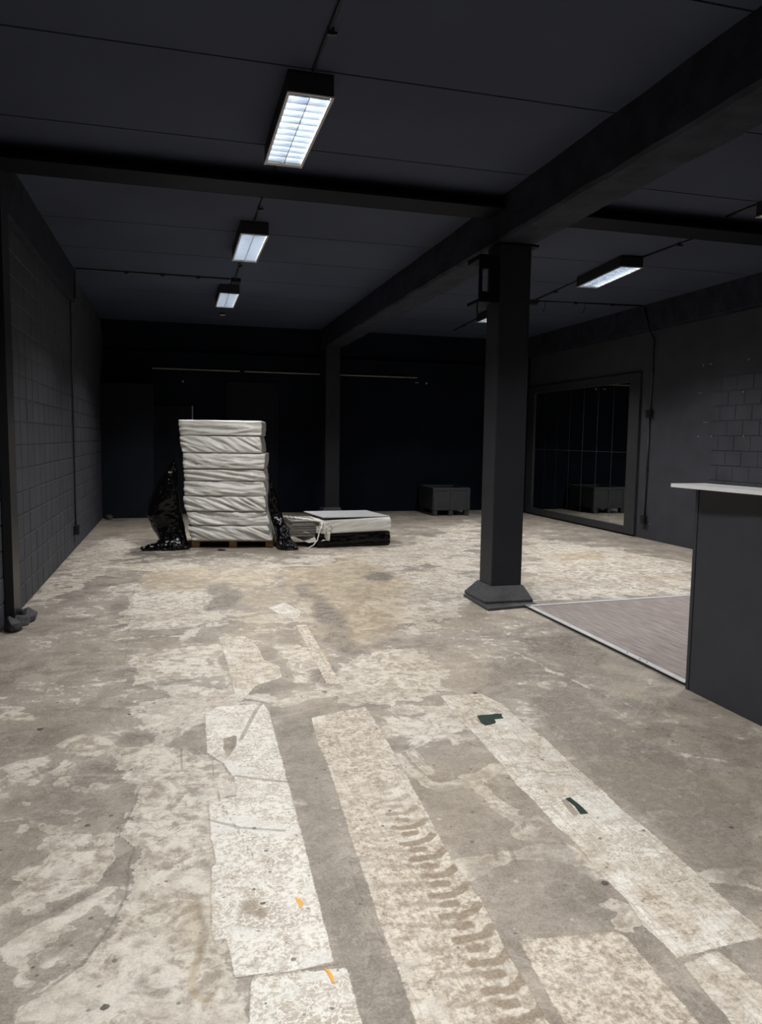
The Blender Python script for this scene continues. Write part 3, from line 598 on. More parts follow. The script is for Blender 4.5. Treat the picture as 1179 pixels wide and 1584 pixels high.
# beams
def rough_beam(name, label, x0, x1, y0, y1, z0, z1):
    n = int((y1-y0)/.09); vs = []; fs = []
    prof = [(0,1),(0,.66),(0,.33),(0,.06),(.06,0),(.35,0),(.65,0),(.94,0),(1,.06),(1,.33),(1,.66),(1,1)]
    for i in range(n+1):
        y = y0+(y1-y0)*i/n
        for u, w in prof:
            p = Vector((x0+(x1-x0)*u, y, z0+(z1-z0)*w))
            q = noise.noise(Vector((p.x*7+3, y*2.2, p.z*7)))*.010+noise.noise(Vector((p.x*20, y*9, p.z*20)))*.006
            if .1 > w: p.z += q*1.2
            else: p.x += q
            vs.append(p)
    k = len(prof)
    for i in range(n):
        for j in range(k-1): fs.append((i*k+j, i*k+j+1, (i+1)*k+j+1, (i+1)*k+j))
        fs.append((i*k+k-1, i*k, (i+1)*k, (i+1)*k+k-1))
    fs.append(tuple(range(k-1, -1, -1))); fs.append(tuple(n*k+j for j in range(k)))
    b = MB(); b.add(vs, [tuple(reversed(f)) for f in fs]); return tag(b.build(name, M_beam), label, 'beam')
rough_beam('concrete_beam', 'long rough dark concrete ceiling beam running over both columns', 2.765, 3.125, YF, YB-.22, 3.245, ZC+.01)
def ibeam(x0, x1, label):
    b = MB(); ya, yb = 6.165, 6.495; z = 3.487
    b.box((x0, ya, z), (x1, yb, z+.022)); b.box((x0, 6.318, z+.022), (x1, 6.342, ZC+.005))
    return tag(b.build('steel_beam', M_steel), label, 'beam', 'steel cross beams')
ibeam(XL+.07, 2.775, 'black steel I-beam across the ceiling, left of the concrete beam')
ibeam(3.115, XR-.055, 'black steel I-beam across the ceiling, right of the concrete beam')

# columns
t = thing('column', 'near square black column with flared base at the dance floor corner', 'column', (2.93, 6.45, 0))
b = MB(); b.box((-.142,-.14,.13), (.16,.15,3.25), bev=.012); b.build('shaft', M_col, t)
b = MB(); b.frustum((-.245,-.245,.23,.26), (-.245,-.245,.23,.26), .022, .045); b.frustum((-.245,-.245,.23,.26), (-.155,-.155,.172,.165), .045, .165)
b.build('plinth', M_plinth, t)
b = MB(); b.prism([(-.29,-.42),(.23,-.34),(.25,.2),(.1,.3),(-.27,.22)], .001, .022); b.build('base_slab', M_plinth, t)
b = MB()
b.box((-.335,-.14,3.09), (-.143,.15,3.13)); b.box((-.335,-.14,2.72), (-.143,.15,2.75), bev=.004)
b.box((-.335,-.14,2.75), (-.308,-.115,3.09)); b.box((-.235,-.14,2.75), (-.143,-.115,3.09)); b.box((-.308,-.14,2.75), (-.235,-.115,2.812)); b.box((-.308,-.14,3.006), (-.235,-.115,3.09))
b.tube([(-.33,-.1,2.73),(-.338,-.1,2.67),(-.332,-.1,2.62)], .006, 6)
b.build('bracket', M_steel, t)
b = MB(); b.box((-.16,-.16,3.225), (.22,-.03,3.243)); b.build('cap_plate', M_steel, t)
t = thing('column', 'far square dark column in front of the back wall', 'column', (2.92, 14.45, 0))
b = MB(); b.box((-.142,-.14,.13), (.142,.15,3.25), bev=.012); b.build('shaft', M_col, t)
b = MB(); b.frustum((-.24,-.24,.24,.26), (-.155,-.155,.155,.165), .001, .165); b.build('plinth', M_plinth, t)
t = thing('steel_post', 'slim black steel post against the left block wall', 'post', (XL+.034, 6.405, 0))
b = MB(); b.box((-.03,-.125,.06), (.035,.125,3.487)); b.build('post', M_black, t)
rs = random.Random(3)
b = MB()
def lump(b, c, r, seed, sc=(1,1,1), xmin=-.022):
    rr = random.Random(seed*13.7); bm = bmesh.new()
    for k in range(22):
        d = Vector((rr.gauss(0,1), rr.gauss(0,1), rr.gauss(0,1))).normalized()*rr.uniform(.8,1.08)
        q_ = Vector((c[0]+d.x*sc[0]*r, c[1]+d.y*sc[1]*r, max(c[2]+d.z*sc[2]*r, .002))); q_.x = max(q_.x, xmin); bm.verts.new(q_)
    res = bmesh.ops.convex_hull(bm, input=bm.verts[:])
    for v in [v for v in bm.verts if not v.link_faces]: bm.verts.remove(v)
    bmesh.ops.bevel(bm, geom=bm.edges[:], offset=.003, segments=1, affect='EDGES')
    bmesh.ops.recalc_face_normals(bm, faces=bm.faces[:])
    bm.verts.index_update(); b.add([v.co[:] for v in bm.verts], [[v.index for v in f.verts] for f in bm.faces]); bm.free()
lump(b, (.05,-.22,.045), .105, 1.0, (.8,1.3,.75)); lump(b, (.10,.09,.045), .10, 4.0, (.75,1.7,.8)); lump(b, (.03,.27,.02), .055, 9.0, (1,1.5,.9)); lump(b, (.06,-.06,.03), .075, 6.0, (1,1.2,.9))
b.build('broken_footing', M_rubble, t)
# mortar lump at the far end of the left wall
b = MB(); lump(b, (0,0,.03), .11, 2.0, (.8,1.1,.6), -.2); o = b.build('concrete_lump', M_rubble); o.location = (XL+.12, 14.2, 0)
tag(o, 'small dark concrete lump on the floor in the left back corner', 'rubble')

# ------------------------------------------------------------------ mirror on the right wall
t = thing('wall_mirror', 'large dark-framed mirror of tall panels on the right wall', 'mirror', (XR, 12.2, 0))
def LB(lo, hi, mt, nm, par=t, **k):
    b = MB(); b.box((lo[0], lo[1]-12.2, lo[2]), (hi[0], hi[1]-12.2, hi[2]), **k); return b.build(nm, mt, par)
fr = MB()
for lo, hi in (((-.045,10.42,.03),(0,10.70,2.60)),((-.045,14.02,.03),(0,14.30,2.60)),((-.045,10.70,.03),(0,14.02,.145)),((-.045,10.70,2.46),(0,14.02,2.60))):
    fr.box((lo[0], lo[1]-12.2, lo[2]), (hi[0], hi[1]-12.2, hi[2]), bev=.006)
fr.build('frame', M_frame, t)
n = 7; w = (14.02-10.70)/n; zs = [(.145,1.336),(1.341,2.46)]
for k in range(n):
    for za, zb in zs:
        LB((-.020, 10.70+k*w+.003, za), (-.012, 10.70+(k+1)*w-.003, zb), M_mirror, 'mirror_panel')
LB((-.012,10.70,.145), (0,14.02,2.46), M_seam, 'backing_board')
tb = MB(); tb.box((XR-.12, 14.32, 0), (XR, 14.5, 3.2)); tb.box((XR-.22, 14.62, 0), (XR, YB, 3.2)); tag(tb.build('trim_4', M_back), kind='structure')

# ------------------------------------------------------------------ conduits and boxes
def clip(x, y, z, par, ax='z'):
    b = MB()
    if ax == 'z': b.box((x-.018,y-.012,z-.026), (x+.018,y+.012,z+.018)); b.box((x+.018,y-.012,z-.022), (x+.034,y+.012,z-.008))
    else: b.box((x-.02,y-.018,z-.012), (x+.012,y+.018,z+.012))
    return b.build('clip', M_cond, par)
def conduit(label, pts, r, clips=(), ax='z'):
    t = thing('conduit', label, 'conduit', pts[0]); o = Vector(pts[0])
    b = MB(); b.tube([Vector(p)-o for p in pts], r, 8); b.build('pipe', M_cond, t, smooth=True)
    for c_ in clips: clip(c_[0]-o.x, c_[1]-o.y, c_[2]-o.z, t, ax)
    return t
zc = ZC-.012
conduit('ceiling conduit feeding the nearest left light from the front', [(.80,-3.4,zc),(.80,3.0,zc),(.79,4.52,zc)], .010, [(.80,4.05,zc),(.8,2.6,zc)])
conduit('short ceiling conduit between the nearest left light and the steel beam', [(.775,5.77,zc),(.775,6.16,zc)], .010)
conduit('ceiling conduit from the steel beam to the middle left light', [(.77,6.5,zc),(.77,7.69,zc)], .010, [(.77,7.2,zc)])
conduit('ceiling conduit between the middle left light and the junction box', [(.77,8.93,zc),(.79,10.42,zc)], .010, [(.78,9.6,zc)])
conduit('short ceiling conduit from the junction box to the farthest left light', [(.79,10.58,zc),(.76,10.86,zc)], .010)
conduit('ceiling conduit crossing to the left wall and running down to a socket', [(.72,10.5,zc),(-1.20,10.5,zc),(-1.22,10.5,3.56),(-1.22,10.5,3.24),(-1.278,10.47,3.18),(-1.278,10.45,.33)], .011, [(.3,10.5,zc),(-.15,10.5,zc),(-.6,10.5,zc)])
def jbox(name, label, cat, c_, s, lid=True, ax=2, sg=-1):
    t = thing(name, label, cat, c_)
    b = MB(); b.box((-s[0]/2,-s[1]/2,-s[2]/2), (s[0]/2,s[1]/2,s[2]/2), bev=.004); b.build('body', M_black, t)
    lo = [-s[0]*.42,-s[1]*.42,-s[2]*.42]; hi = [s[0]*.42,s[1]*.42,s[2]*.42]
    if sg < 0: lo[ax] = -s[ax]/2-.008; hi[ax] = -s[ax]/2+.002
    else: lo[ax] = s[ax]/2-.002; hi[ax] = s[ax]/2+.008
    b = MB(); b.box(lo, hi, bev=.003); b.build('cover', M_black, t)
    return t
jbox('junction_box', 'black junction box on the ceiling before the farthest left light', 'junction box', (.80,10.5,ZC-.03), (.13,.11,.055))
jbox('junction_box', 'black junction box on the ceiling right of the near column', 'junction box', (5.24,10.6,ZC-.03), (.11,.11,.055))
jbox('socket_box', 'black socket box low on the left block wall', 'socket', (XL+.033,10.44,.265), (.06,.12,.12), ax=0, sg=1)
jbox('socket_box', 'black socket box low on the right wall beside the mirror', 'socket', (XR-.03,10.18,.30), (.055,.1,.13), ax=0)
jbox('switch_box', 'black switch box halfway up the right wall conduit', 'switch', (XR-.03,10.16,1.945), (.055,.12,.12), ax=0)
conduit('ceiling conduit crossing to the right wall from its junction box', [(5.30,10.6,zc),(XR-.065,10.4,zc)], .011, [(5.9,10.52,zc),(6.5,10.46,zc)])
conduit('upper conduit down the right wall to the switch box', [(XR-.065,10.36,3.58),(XR-.063,10.2,3.18),(XR-.017,10.15,3.08),(XR-.017,10.155,2.01)], .012, [(XR-.012,10.15,2.6)], ax='x')
conduit('lower conduit down the right wall to the socket box', [(XR-.017,10.165,1.885),(XR-.017,10.18,.365)], .012, [(XR-.012,10.17,1.1)], ax='x')
conduit('ceiling conduit between the steel beam and the near right light', [(5.22,6.5,zc),(5.17,7.74,zc)], .011, [(5.19,7.1,zc)])
conduit('ceiling conduit behind the near right light to its junction box', [(5.12,8.98,zc),(5.23,10.545,zc)], .011, [(5.18,9.8,zc)])
conduit('ceiling conduit from the right junction box to the far right light', [(5.24,10.655,zc),(5.2,10.87,zc)], .011)
conduit('ceiling conduit behind the far right light', [(5.05,12.12,zc),(5.2,13.88,zc)], .011, [(5.15,13.2,zc)])
conduit('thin ceiling conduit between the right-hand light and steel beam', [(4.98,5.78,zc),(4.99,6.16,zc)], .010)
for x, y, lb in ((5.42,10.58,'short loose wire end hanging from the ceiling right of the column'),(6.05,10.5,'loose wire end hanging from the ceiling nearer the right wall')):
    b = MB(); b.tube([(0,0,0),(.01,0,-.07),(-.005,.01,-.13),(-.02,.01,-.16)], .005, 6); o = b.build('loose_wire', M_cond); o.location = (x, y, ZC-.001); tag(o, lb, 'wire')
t = thing('ceiling_sensor', 'small pale fitting on the ceiling beyond the farthest left light', 'sensor', (.80,13.43,ZC))
b = MB(); b.tube([(0,0,0),(0,0,-.03)], .06, 16); b.build('body', M_house, t); b = MB(); b.tube([(0,0,-.03),(0,0,-.045)], [.055,.03], 16); b.build('cover', M_lframe, t)

# ------------------------------------------------------------------ ceiling lights
def make_light(label, loc, rz):
    t = thing('ceiling_light', label, 'ceiling light', loc, rz, 'louvred ceiling lights')
    hw, hl, H = .135, .60, .125
    b = MB()
    b.box((-hw,-hl,-H), (-hw+.006,hl,0)); b.box((hw-.006,-hl,-H), (hw,hl,0)); b.box((-hw,-hl,-H), (hw,-hl+.006,0)); b.box((-hw,hl-.006,-H), (hw,hl,0)); b.box((-hw,-hl,-.012), (hw,hl,0))
    b.build('housing', M_house, t)
    b = MB(); b.box((-hw+.007,-hl+.007,-.030), (hw-.007,hl-.007,-.014))
    for s in (-1, 1):
        b.add([(s*(hw-.008),-hl+.008,-.03),(s*(hw-.008),hl-.008,-.03),(s*(hw-.008),hl-.008,-H+.006),(s*(hw-.008),-hl+.008,-H+.006)], [(0,1,2,3)])
    b.build('reflector', M_refl, t)
    b = MB()
    b.box((-hw-.004,-hl-.004,-H-.006), (-hw+.012,hl+.004,-H+.002)); b.box((hw-.012,-hl-.004,-H-.006), (hw+.004,hl+.004,-H+.002))
    b.box((-hw+.012,hl-.04,-H-.004), (hw-.012,hl+.004,-H+.002)); b.box((-hw+.012,-hl-.004,-H-.004), (hw-.012,-hl+.012,-H+.002))
    b.build('frame', M_lframe, t)
    for s in (-1, 1):
        b = MB(); b.tube([(s*.062,-hl+.02,-.055),(s*.062,hl-.02,-.055)], .013, 10); b.build('tube', M_tube, t, smooth=True)
    b = MB(); b.box((-.003,-hl+.01,-H), (.003,hl-.04,-H+.045))
    nb = 12
    for k in range(nb):
        y = -hl+.05+k*(2*hl-.12)/(nb-1)
        for s in (-1, 1):
            x0, x1 = (.003, hw-.012) if s > 0 else (-hw+.012, -.003)
            b.add([(x0,y-.008,-H+.042),(x1,y-.008,-H+.042),(x1,y+.008,-H+.042),(x0,y+.008,-H+.042),(x0,y-.0015,-H),(x1,y-.0015,-H),(x1,y+.0015,-H),(x0,y+.0015,-H)],
                  [(0,3,2,1)[::-1],(4,5,6,7)[::-1],(0,1,5,4)[::-1],(1,2,6,5)[::-1],(2,3,7,6)[::-1],(3,0,4,7)[::-1]])
    b.build('louvre', M_blade, t)
    return t
LIGHTS = [
 ('largest louvred light, nearest of the left ceiling row', (.785,5.145,ZC), 0),
 ('middle of the three louvred lights in the left ceiling row', (.775,8.305,ZC), 0),
 ('farthest and smallest louvred light of the left ceiling row', (.745,11.5,ZC), 0),
 ('long louvred light on the ceiling right of the near column', (5.105,8.34,ZC), -.10),
 ('far louvred light half hidden behind the near column', (5.05,11.5,ZC), -.04),
 ('louvred light cut off by the right edge, beyond the concrete beam', (5.10,5.145,ZC), 0),
 ('louvred ceiling light of the left row just above the viewer', (.785,1.95,ZC), 0),
 ('louvred ceiling light of the left row behind the viewer', (.785,-1.25,ZC), 0)]
proto = None
for lb, loc, rz in LIGHTS:
    if proto is None: proto = make_light(lb, loc, rz)
    else: copy_thing(proto, loc, rz, lb)
    L = bpy.data.lights.new('louvre_light', 'AREA'); L.shape = 'RECTANGLE'; L.size = .22; L.size_y = 1.1; L.energy = 58; L.spread = math.radians(124); L.color = (1.0,.985,.96)
    o = bpy.data.objects.new('lamp_glow', L); COL.objects.link(o); o.location = (loc[0], loc[1], ZC-.135); o.rotation_euler = (0, 0, rz)
# ------------------------------------------------------------------ tall stack on a pallet
def fold(p, th, seed, amp, fine=.55):
    """stretched-film wrinkles: ridges running along direction th in the (s, z) plane"""
    s, z = p; a = s*math.cos(th)+z*math.sin(th); q = -s*math.sin(th)+z*math.cos(th)
    n1 = 1-abs(noise.noise(Vector((a*1.6, q*15, seed))))*2.2
    n2 = 1-abs(noise.noise(Vector((a*3.5+5, q*34, seed+3))))*2
    return amp*(n1+fine*n2)*.6
def slab(w, d, h, seed, th, amp=.012, tl=0.0, tr=0.0, step=.0115, round_=.007, bul=.004, th2=None):
    """soft wrapped block: width w (x), depth d (y, front at y=0), height h; tl/tr shift of the side edges from bottom to top"""
    nx = max(4, int(w/step)); nyy = max(3, int(d/.04)); nz = max(5, int(h/step)); b = MB()
    vid = {}; vs = []
    def P(i, j, k):
        if (i, j, k) in vid: return vid[(i, j, k)]
        u, v, t = i/nx, j/nyy, k/nz
        x = u*w; y = v*d; z = t*h
        e = math.sin(math.pi*min(max(t,0),1))**.22
        if j == 0 or j == nyy:
            sg = -1 if j == 0 else 1
            x_ = x*.98+.01*w
            tt = th if th2 is None else th*(1-u)+th2*u
            dy = (fold((x, z), tt, seed, amp)+bul)*e - (1-e)*round_
            ed = min(u, 1-u)*w
            if ed < .05: dy -= round_*(1-ed/.05)**2
            if ed < .12: dy += .006*math.sin(z*90+seed)*(1-ed/.12)
            y += sg*(dy+.012*(1-t))
        if i == 0 or i == nx:
            sg = -1 if i == 0 else 1
            x += sg*((fold((y*1.0+7, z), .2, seed+11, .010)+bul*.6)*e-(1-e)*round_*.8)
        if k == 0 or k == nz:
            z += (1 if k == nz else -1)*.0015*noise.noise(Vector((x*6, y*6, seed)))
        x += (tl*(1-u)+tr*u)*t
        vid[(i, j, k)] = len(vs); vs.append((x, y, z)); return vid[(i, j, k)]
    fs = []
    for i in range(nx):
        for k in range(nz):
            fs.append((P(i,0,k),P(i+1,0,k),P(i+1,0,k+1),P(i,0,k+1))); fs.append((P(i,nyy,k+1),P(i+1,nyy,k+1),P(i+1,nyy,k),P(i,nyy,k)))
    for j in range(nyy):
        for k in range(nz):
            fs.append((P(0,j,k+1),P(0,j+1,k+1),P(0,j+1,k),P(0,j,k))); fs.append((P(nx,j,k),P(nx,j+1,k),P(nx,j+1,k+1),P(nx,j,k+1)))
    for i in range(nx):
        for j in range(nyy):
            fs.append((P(i,j,nz),P(i+1,j,nz),P(i+1,j+1,nz),P(i,j+1,nz))); fs.append((P(i,j+1,0),P(i+1,j+1,0),P(i+1,j,0),P(i,j,0)))
    return b.add(vs, fs)
ang = math.atan2(10.16-10.348, 1.253-.18)
ORG = Vector((.18, 10.352, 0)); R2 = Matrix.Rotation(ang, 3, 'Z')
def place(o, s, dy, z): o.location = ORG+R2 @ Vector((s, dy, 0))+Vector((0,0,z)); o.rotation_euler = (0,0,ang)
t = thing('pallet', 'wooden pallet under the tall stack of white bundles', 'pallet', (0,0,0)); place(t, 0, .05, 0)
for k in range(5):
    b = MB(); y = .0+k*.2; b.box((0,y,.084), (1.09,y+.12,.102)); b.build('deck_board', M_wood, t)
for x in (.0, .50, .99):
    b = MB(); b.box((x,.0,.014), (x+.10,.92,.0835)); b.build('stringer', M_wood, t)
    b = MB(); b.box((x,.0,.0), (x+.10,.92,.0135)); b.build('skid', M_wood, t)
# (left x, right x at bottom / top measured along the front, z)
rows = [(.165,1.235,.105,.095,1.165),(.145,1.20,.313,.09,1.145),(.085,1.15,.505,.05,1.12),(.07,1.155,.712,.06,1.11),(.075,1.155,.915,.06,1.10),(.062,1.115,1.076,.055,1.135),(.045,1.095,1.288,.010,1.065),(.02,1.08,1.520,-.002,1.09)]
names = ['bottom', 'second from the bottom', 'third from the bottom', 'fourth from the bottom', 'fourth from the top', 'third from the top', 'second from the top', 'topmost']
ths = [-.30,-.42,-.38,-.25,-.12,-.35,-.38,-.06]
zt = [r[2] for r in rows[1:]]+[1.725]
for k, (xa, xb, z0, xa1, xb1) in enumerate(rows):
    h = zt[k]-z0-.005; w = xb-xa
    b = slab(w, .90, h, 3.7*k+1.3, ths[k], amp=.048, tl=xa1-xa, tr=xb1-xb, bul=.0, th2=ths[k]*(.4 if k % 2 else 1.3))
    o = b.build('wrapped_bundle', M_white, smooth=True); place(o, xa-.155+.01, -.01+.006*math.sin(k*2.1), z0)
    tag(o, names[k]+' white plastic wrapped bundle of the tall stack', 'bundle', 'white wrapped bundles stacked on the pallet')

# black stretch film peeled down on both sides of the stack
def film(name, label, prof, y_of, ry, seed, foot):
    """prof: (z, xl, xr) from bottom to top; closed crumpled skin"""
    b = MB(); nr = 90; na = 72; vs = []; fs = []
    zs = [p[0] for p in prof]
    for i in range(nr+1):
        z = zs[0]+(zs[-1]-zs[0])*i/nr
        xl = np.interp(z, zs, [p[1] for p in prof]); xr = np.interp(z, zs, [p[2] for p in prof]); r = np.interp(z, zs, [p[3] for p in prof])
        cx = (xl+xr)/2; hx = (xr-xl)/2; cy = y_of(z)
        for k in range(na):
            t_ = 2*math.pi*k/na; c_, s_ = math.cos(t_), math.sin(t_)
            p = Vector((cx+hx*math.copysign(abs(c_)**.8, c_), cy+r*math.copysign(abs(s_)**.8, s_), z))
            n1 = 1-abs(noise.noise(Vector((p.x*9, p.y*9, z*3+seed))))*2
            n2 = 1-abs(noise.noise(Vector((p.x*24, p.y*24, z*12+seed))))*2
            dd = .016*n1+.010*n2
            lim = min(1, hx/.05)
            p += Vector((c_*dd*lim*.6, s_*dd*1.4, 0)); p.z = max(p.z, .004)
            vs.append(p)
    for i in range(nr):
        for k in range(na): fs.append((i*na+k, i*na+(k+1) % na, (i+1)*na+(k+1) % na, (i+1)*na+k))
    fs.append(tuple(range(na-1, -1, -1))); fs.append(tuple(nr*na+k for k in range(na)))
    b.add(vs, fs)
    o = tag(b.build(name, M_film, smooth=True), label, 'plastic film'); return o
o = film('black_film', 'large black plastic film slumped at the left side of the white stack',
     [(.004,-.40,.10,.17),(.03,-.36,.115,.17),(.07,-.27,.12,.15),(.12,-.235,.115,.14),(.275,-.32,.09,.15),(.45,-.385,.055,.18),(.63,-.365,.025,.18),(.85,-.265,.02,.16),(1.06,-.125,.01,.11),(1.15,-.06,-.005,.07),(1.19,-.035,-.01,.03)],
     lambda z: 10.50 if z > .3 else 10.40+.1*z/.3, 0, 5.0, None)
b = MB()
def trail(b, pts, r, seed):
    n = 40; P = [Vector(p) for p in pts]; out = []
    for i in range(n+1):
        s = i/n*(len(P)-1); j = min(int(s), len(P)-2); f_ = s-j
        q = P[j].lerp(P[j+1], f_); q += Vector((noise.noise(Vector((i*.4, seed, 0)))*.02, noise.noise(Vector((i*.4, seed, 5)))*.02, 0)); out.append(q)
    rr = [max(.004, r*(.35+.65*math.sin(math.pi*min(1, .12+i/n*.8)))*(1+.4*noise.noise(Vector((i*.5, seed, 9))))) for i in range(n+1)]
    for q, a in zip(out, rr): q.z = max(q.z, a*1.02)
    b.tube(out, rr, 9)
tr_ = film('black_film', 'narrow black plastic film hanging down the right side of the stack',
     [(z_,a_+.018,b_+.018,r_*.8) for z_,a_,b_,r_ in [(.004,1.33,1.55,.08),(.05,1.29,1.54,.09),(.13,1.272,1.47,.09),(.28,1.255,1.42,.09),(.40,1.215,1.37,.09),(.55,1.185,1.33,.085),(.72,1.185,1.285,.075),(.92,1.185,1.225,.06),(1.0,1.18,1.205,.045),(1.12,1.165,1.185,.025)]],
     lambda z: 10.20 if z > .5 else 9.985+.215*z/.5, 0, 12.0, None)
b = MB(); trail(b, [(.10,10.30,.03),(-.08,10.25,.03),(-.25,10.20,.025),(-.46,10.17,.012)], .05, 2); trail(b, [(-.2,10.42,.03),(-.33,10.4,.02),(-.42,10.36,.012)], .03, 5); trail(b, [(.16,10.22,.03),(.02,10.17,.02),(-.2,10.15,.012)], .03, 8)
f1 = b.build('trailing_end', M_film, o, smooth=True)

# ------------------------------------------------------------------ low torn pack of boards
pa = math.radians(5); PO = (1.87, 10.07, 0)
t = thing('board_pack', 'low half-unwrapped pack of boards, white wrap torn at its left end', 'pack', PO, pa)
b = slab(1.06, .80, .20, 61, .05, amp=.016, bul=.0); o = b.build('black_wrap', M_film, t, smooth=True); o.location = (-.02, 0, .002)
b = slab(1.02, .76, .185, 71, .18, amp=.016, bul=.0, step=.012); ww = o = b.build('white_wrap', M_white, t, smooth=True); o.location = (.03, -.012, .195); o.rotation_euler = (0, math.radians(-1.2), 0)
b = MB(); r2 = random.Random(5)
for k in range(15):
    z = .155+k*.0145; b.box((-.40+r2.uniform(-.008,.008)+.004*k, .10+r2.uniform(-.01,.01), z), (.03, .70, z+.0105))
b.build('board_layers', M_layer, t)
def sheet(name, mtl, P00, P10, P11, P01, seed, amp, nu=46, nv=26, ragged=.0, thick=.004, par=None):
    vs = []; fs = []; P00, P10, P11, P01 = map(Vector, (P00, P10, P11, P01))
    for j in range(nv+1):
        for i in range(nu+1):
            u, v = i/nu, j/nv
            p = (P00*(1-u)+P10*u)*(1-v)+(P01*(1-u)+P11*u)*v
            q = noise.noise(Vector((u*5, v*9, seed)))+.6*noise.noise(Vector((u*13, v*20, seed)))
            p = p+Vector((.3*q*amp, -q*amp, .5*q*amp))
            if ragged and (v in (0, 1)): p += Vector((0, 0, noise.noise(Vector((u*14, v*3, seed)))*ragged))
            vs.append(p)
    for j in range(nv):
        for i in range(nu): fs.append((j*(nu+1)+i, j*(nu+1)+i+1, (j+1)*(nu+1)+i+1, (j+1)*(nu+1)+i))
    b = MB(); b.add(vs, fs); o = b.build(name, mtl, par, smooth=True)
    sm = o.modifiers.new('thick', 'SOLIDIFY'); sm.thickness = thick; return o
# torn flaps round the left end: a lower sling, a rolled top lip and the right-hand torn edge
sub = lambda q: (setattr(q, 'parent', ww), setattr(q, 'matrix_parent_inverse', (Matrix.Translation(ww.location) @ ww.rotation_euler.to_matrix().to_4x4()).inverted()))
sub(sheet('torn_wrap', M_white2, (-.33,.40,.16), (.14,-.05,.10), (.16,-.06,.36), (-.30,.38,.17), 3, .016, par=t))
sub(sheet('torn_wrap', M_white2, (-.36,.66,.16), (-.13,.05,.07), (.10,-.05,.11), (-.36,.50,.21), 8, .014, par=t))
b = MB(); pts = [(-.42,.62,.385),(-.34,.44,.39),(-.22,.28,.385),(-.08,.12,.375),(.06,0,.36)]
Q = []
for i in range(41):
    s = i/40*4; j = min(int(s), 3); q = Vector(pts[j]).lerp(Vector(pts[j+1]), s-j); Q.append(q+Vector((0, noise.noise(Vector((i*.5,2,0)))*.012, noise.noise(Vector((i*.5,7,0)))*.012)))
b.tube(Q, [.016+.008*abs(noise.noise(Vector((i*.6,1,1)))) for i in range(41)], 10); sub(b.build('rolled_lip', M_white2, t, smooth=True))
for k, pl in enumerate(([(-.34,.36,.37),(-.30,.27,.30),(-.27,.20,.24),(-.20,.12,.215),(-.12,.05,.205)],[(.05,-.04,.355),(.0,-.06,.25),(-.04,-.08,.12),(-.10,-.11,.06),(-.22,-.16,.012)],[(.07,-.045,.34),(.08,-.05,.25),(.075,-.055,.15)])):
    b = MB(); b.tube([Vector(p) for p in pl], [.009,.008,.008,.007,.006][:len(pl)], 7); sub(b.build('strap_end', M_white2, t, smooth=True))
b = MB(); b.box((0,0,0), (1.0,.86,.012), bev=.003); o = b.build('grey_board', M_board); o.location = (1.93, 10.04, .414); o.rotation_euler = (math.radians(.3), math.radians(.6), math.radians(9))
tag(o, 'grey flat board lying on top of the low torn pack', 'board')
b = MB()
lump(b, (0,0,.012), .05, 3.0, (1.3,.5,.3), -.2); o = b.build('film_scrap', M_film); o.location = (.564, 10.04, 0); tag(o, 'tiny black film scrap on the floor before the pallet', 'scrap')

# ------------------------------------------------------------------ plastic crate
t = thing('pallet_crate', 'open dark plastic pallet crate with feet by the back wall', 'crate', (4.895, 14.0, 0), math.radians(-2))
w, d, h = .755, .98, .555
b = MB()
b.box((0,0,.11), (w,.02,h-.05)); b.box((0,d-.02,.11), (w,d,h-.05)); b.box((0,0,.11), (.02,d,h-.05)); b.box((w-.02,0,.11), (w,d,h-.05)); b.box((.01,.01,.11), (w-.01,d-.01,.13))
b.build('body', M_crate, t)
b = MB(); b.box((-.012,-.012,h-.055), (w+.012,.03,h), bev=.006); b.box((-.012,d-.03,h-.055), (w+.012,d+.012,h), bev=.006); b.box((-.012,.03,h-.055), (.03,d-.03,h), bev=.006); b.box((w-.03,.03,h-.055), (w+.012,d-.03,h), bev=.006); b.build('rim', M_crate, t)
for x in (0, w/2-.03, w-.06): b = MB(); b.box((x,-.012,.11), (x+.06,.0,h-.056), bev=.004); b.build('rib', M_crate, t)
b = MB(); b.box((.061,-.010,.11), (w/2-.031,-.0,.15)); b.build('rail', M_crate, t); b = MB(); b.box((w/2+.031,-.010,.11), (w-.061,-.0,.15)); b.build('rail', M_crate, t)
for y in (0, d/2-.03, d-.06):
    b = MB(); b.box((-.012,y,.11), (.0,y+.06,h-.056)); b.build('rib', M_crate, t); b = MB(); b.box((w,y,.11), (w+.012,y+.06,h-.056)); b.build('rib', M_crate, t)
for x in (0, w/2-.05, w-.10):
    for y in (0, d-.12): b = MB(); b.box((x,y,0), (x+.09,y+.12,.11), bev=.005); b.build('foot', M_crate, t)

# ------------------------------------------------------------------ laid dance floor, trims, counter
PY0 = 3.875
m2 = bpy.data.materials.new('laminate_planks'); m2.use_nodes = True; n2 = m2.node_tree; bs2 = n2.nodes['Principled BSDF']
tc2 = n2.nodes.new('ShaderNodeTexCoord'); mp2 = n2.nodes.new('ShaderNodeMapping'); mp2.inputs['Rotation'].default_value = (0,0,math.radians(-90)); n2.links.new(tc2.outputs['Object'], mp2.inputs[0])
br = n2.nodes.new('ShaderNodeTexBrick'); br.inputs['Scale'].default_value = 1; br.inputs['Brick Width'].default_value = 1.2; br.inputs['Row Height'].default_value = .19; br.inputs['Mortar Size'].default_value = .002
br.inputs['Color1'].default_value = (.245,.210,.200,1); br.inputs['Color2'].default_value = (.275,.238,.226,1); br.inputs['Mortar'].default_value = (.20,.17,.16,1)
n2.links.new(mp2.outputs[0], br.inputs['Vector'])
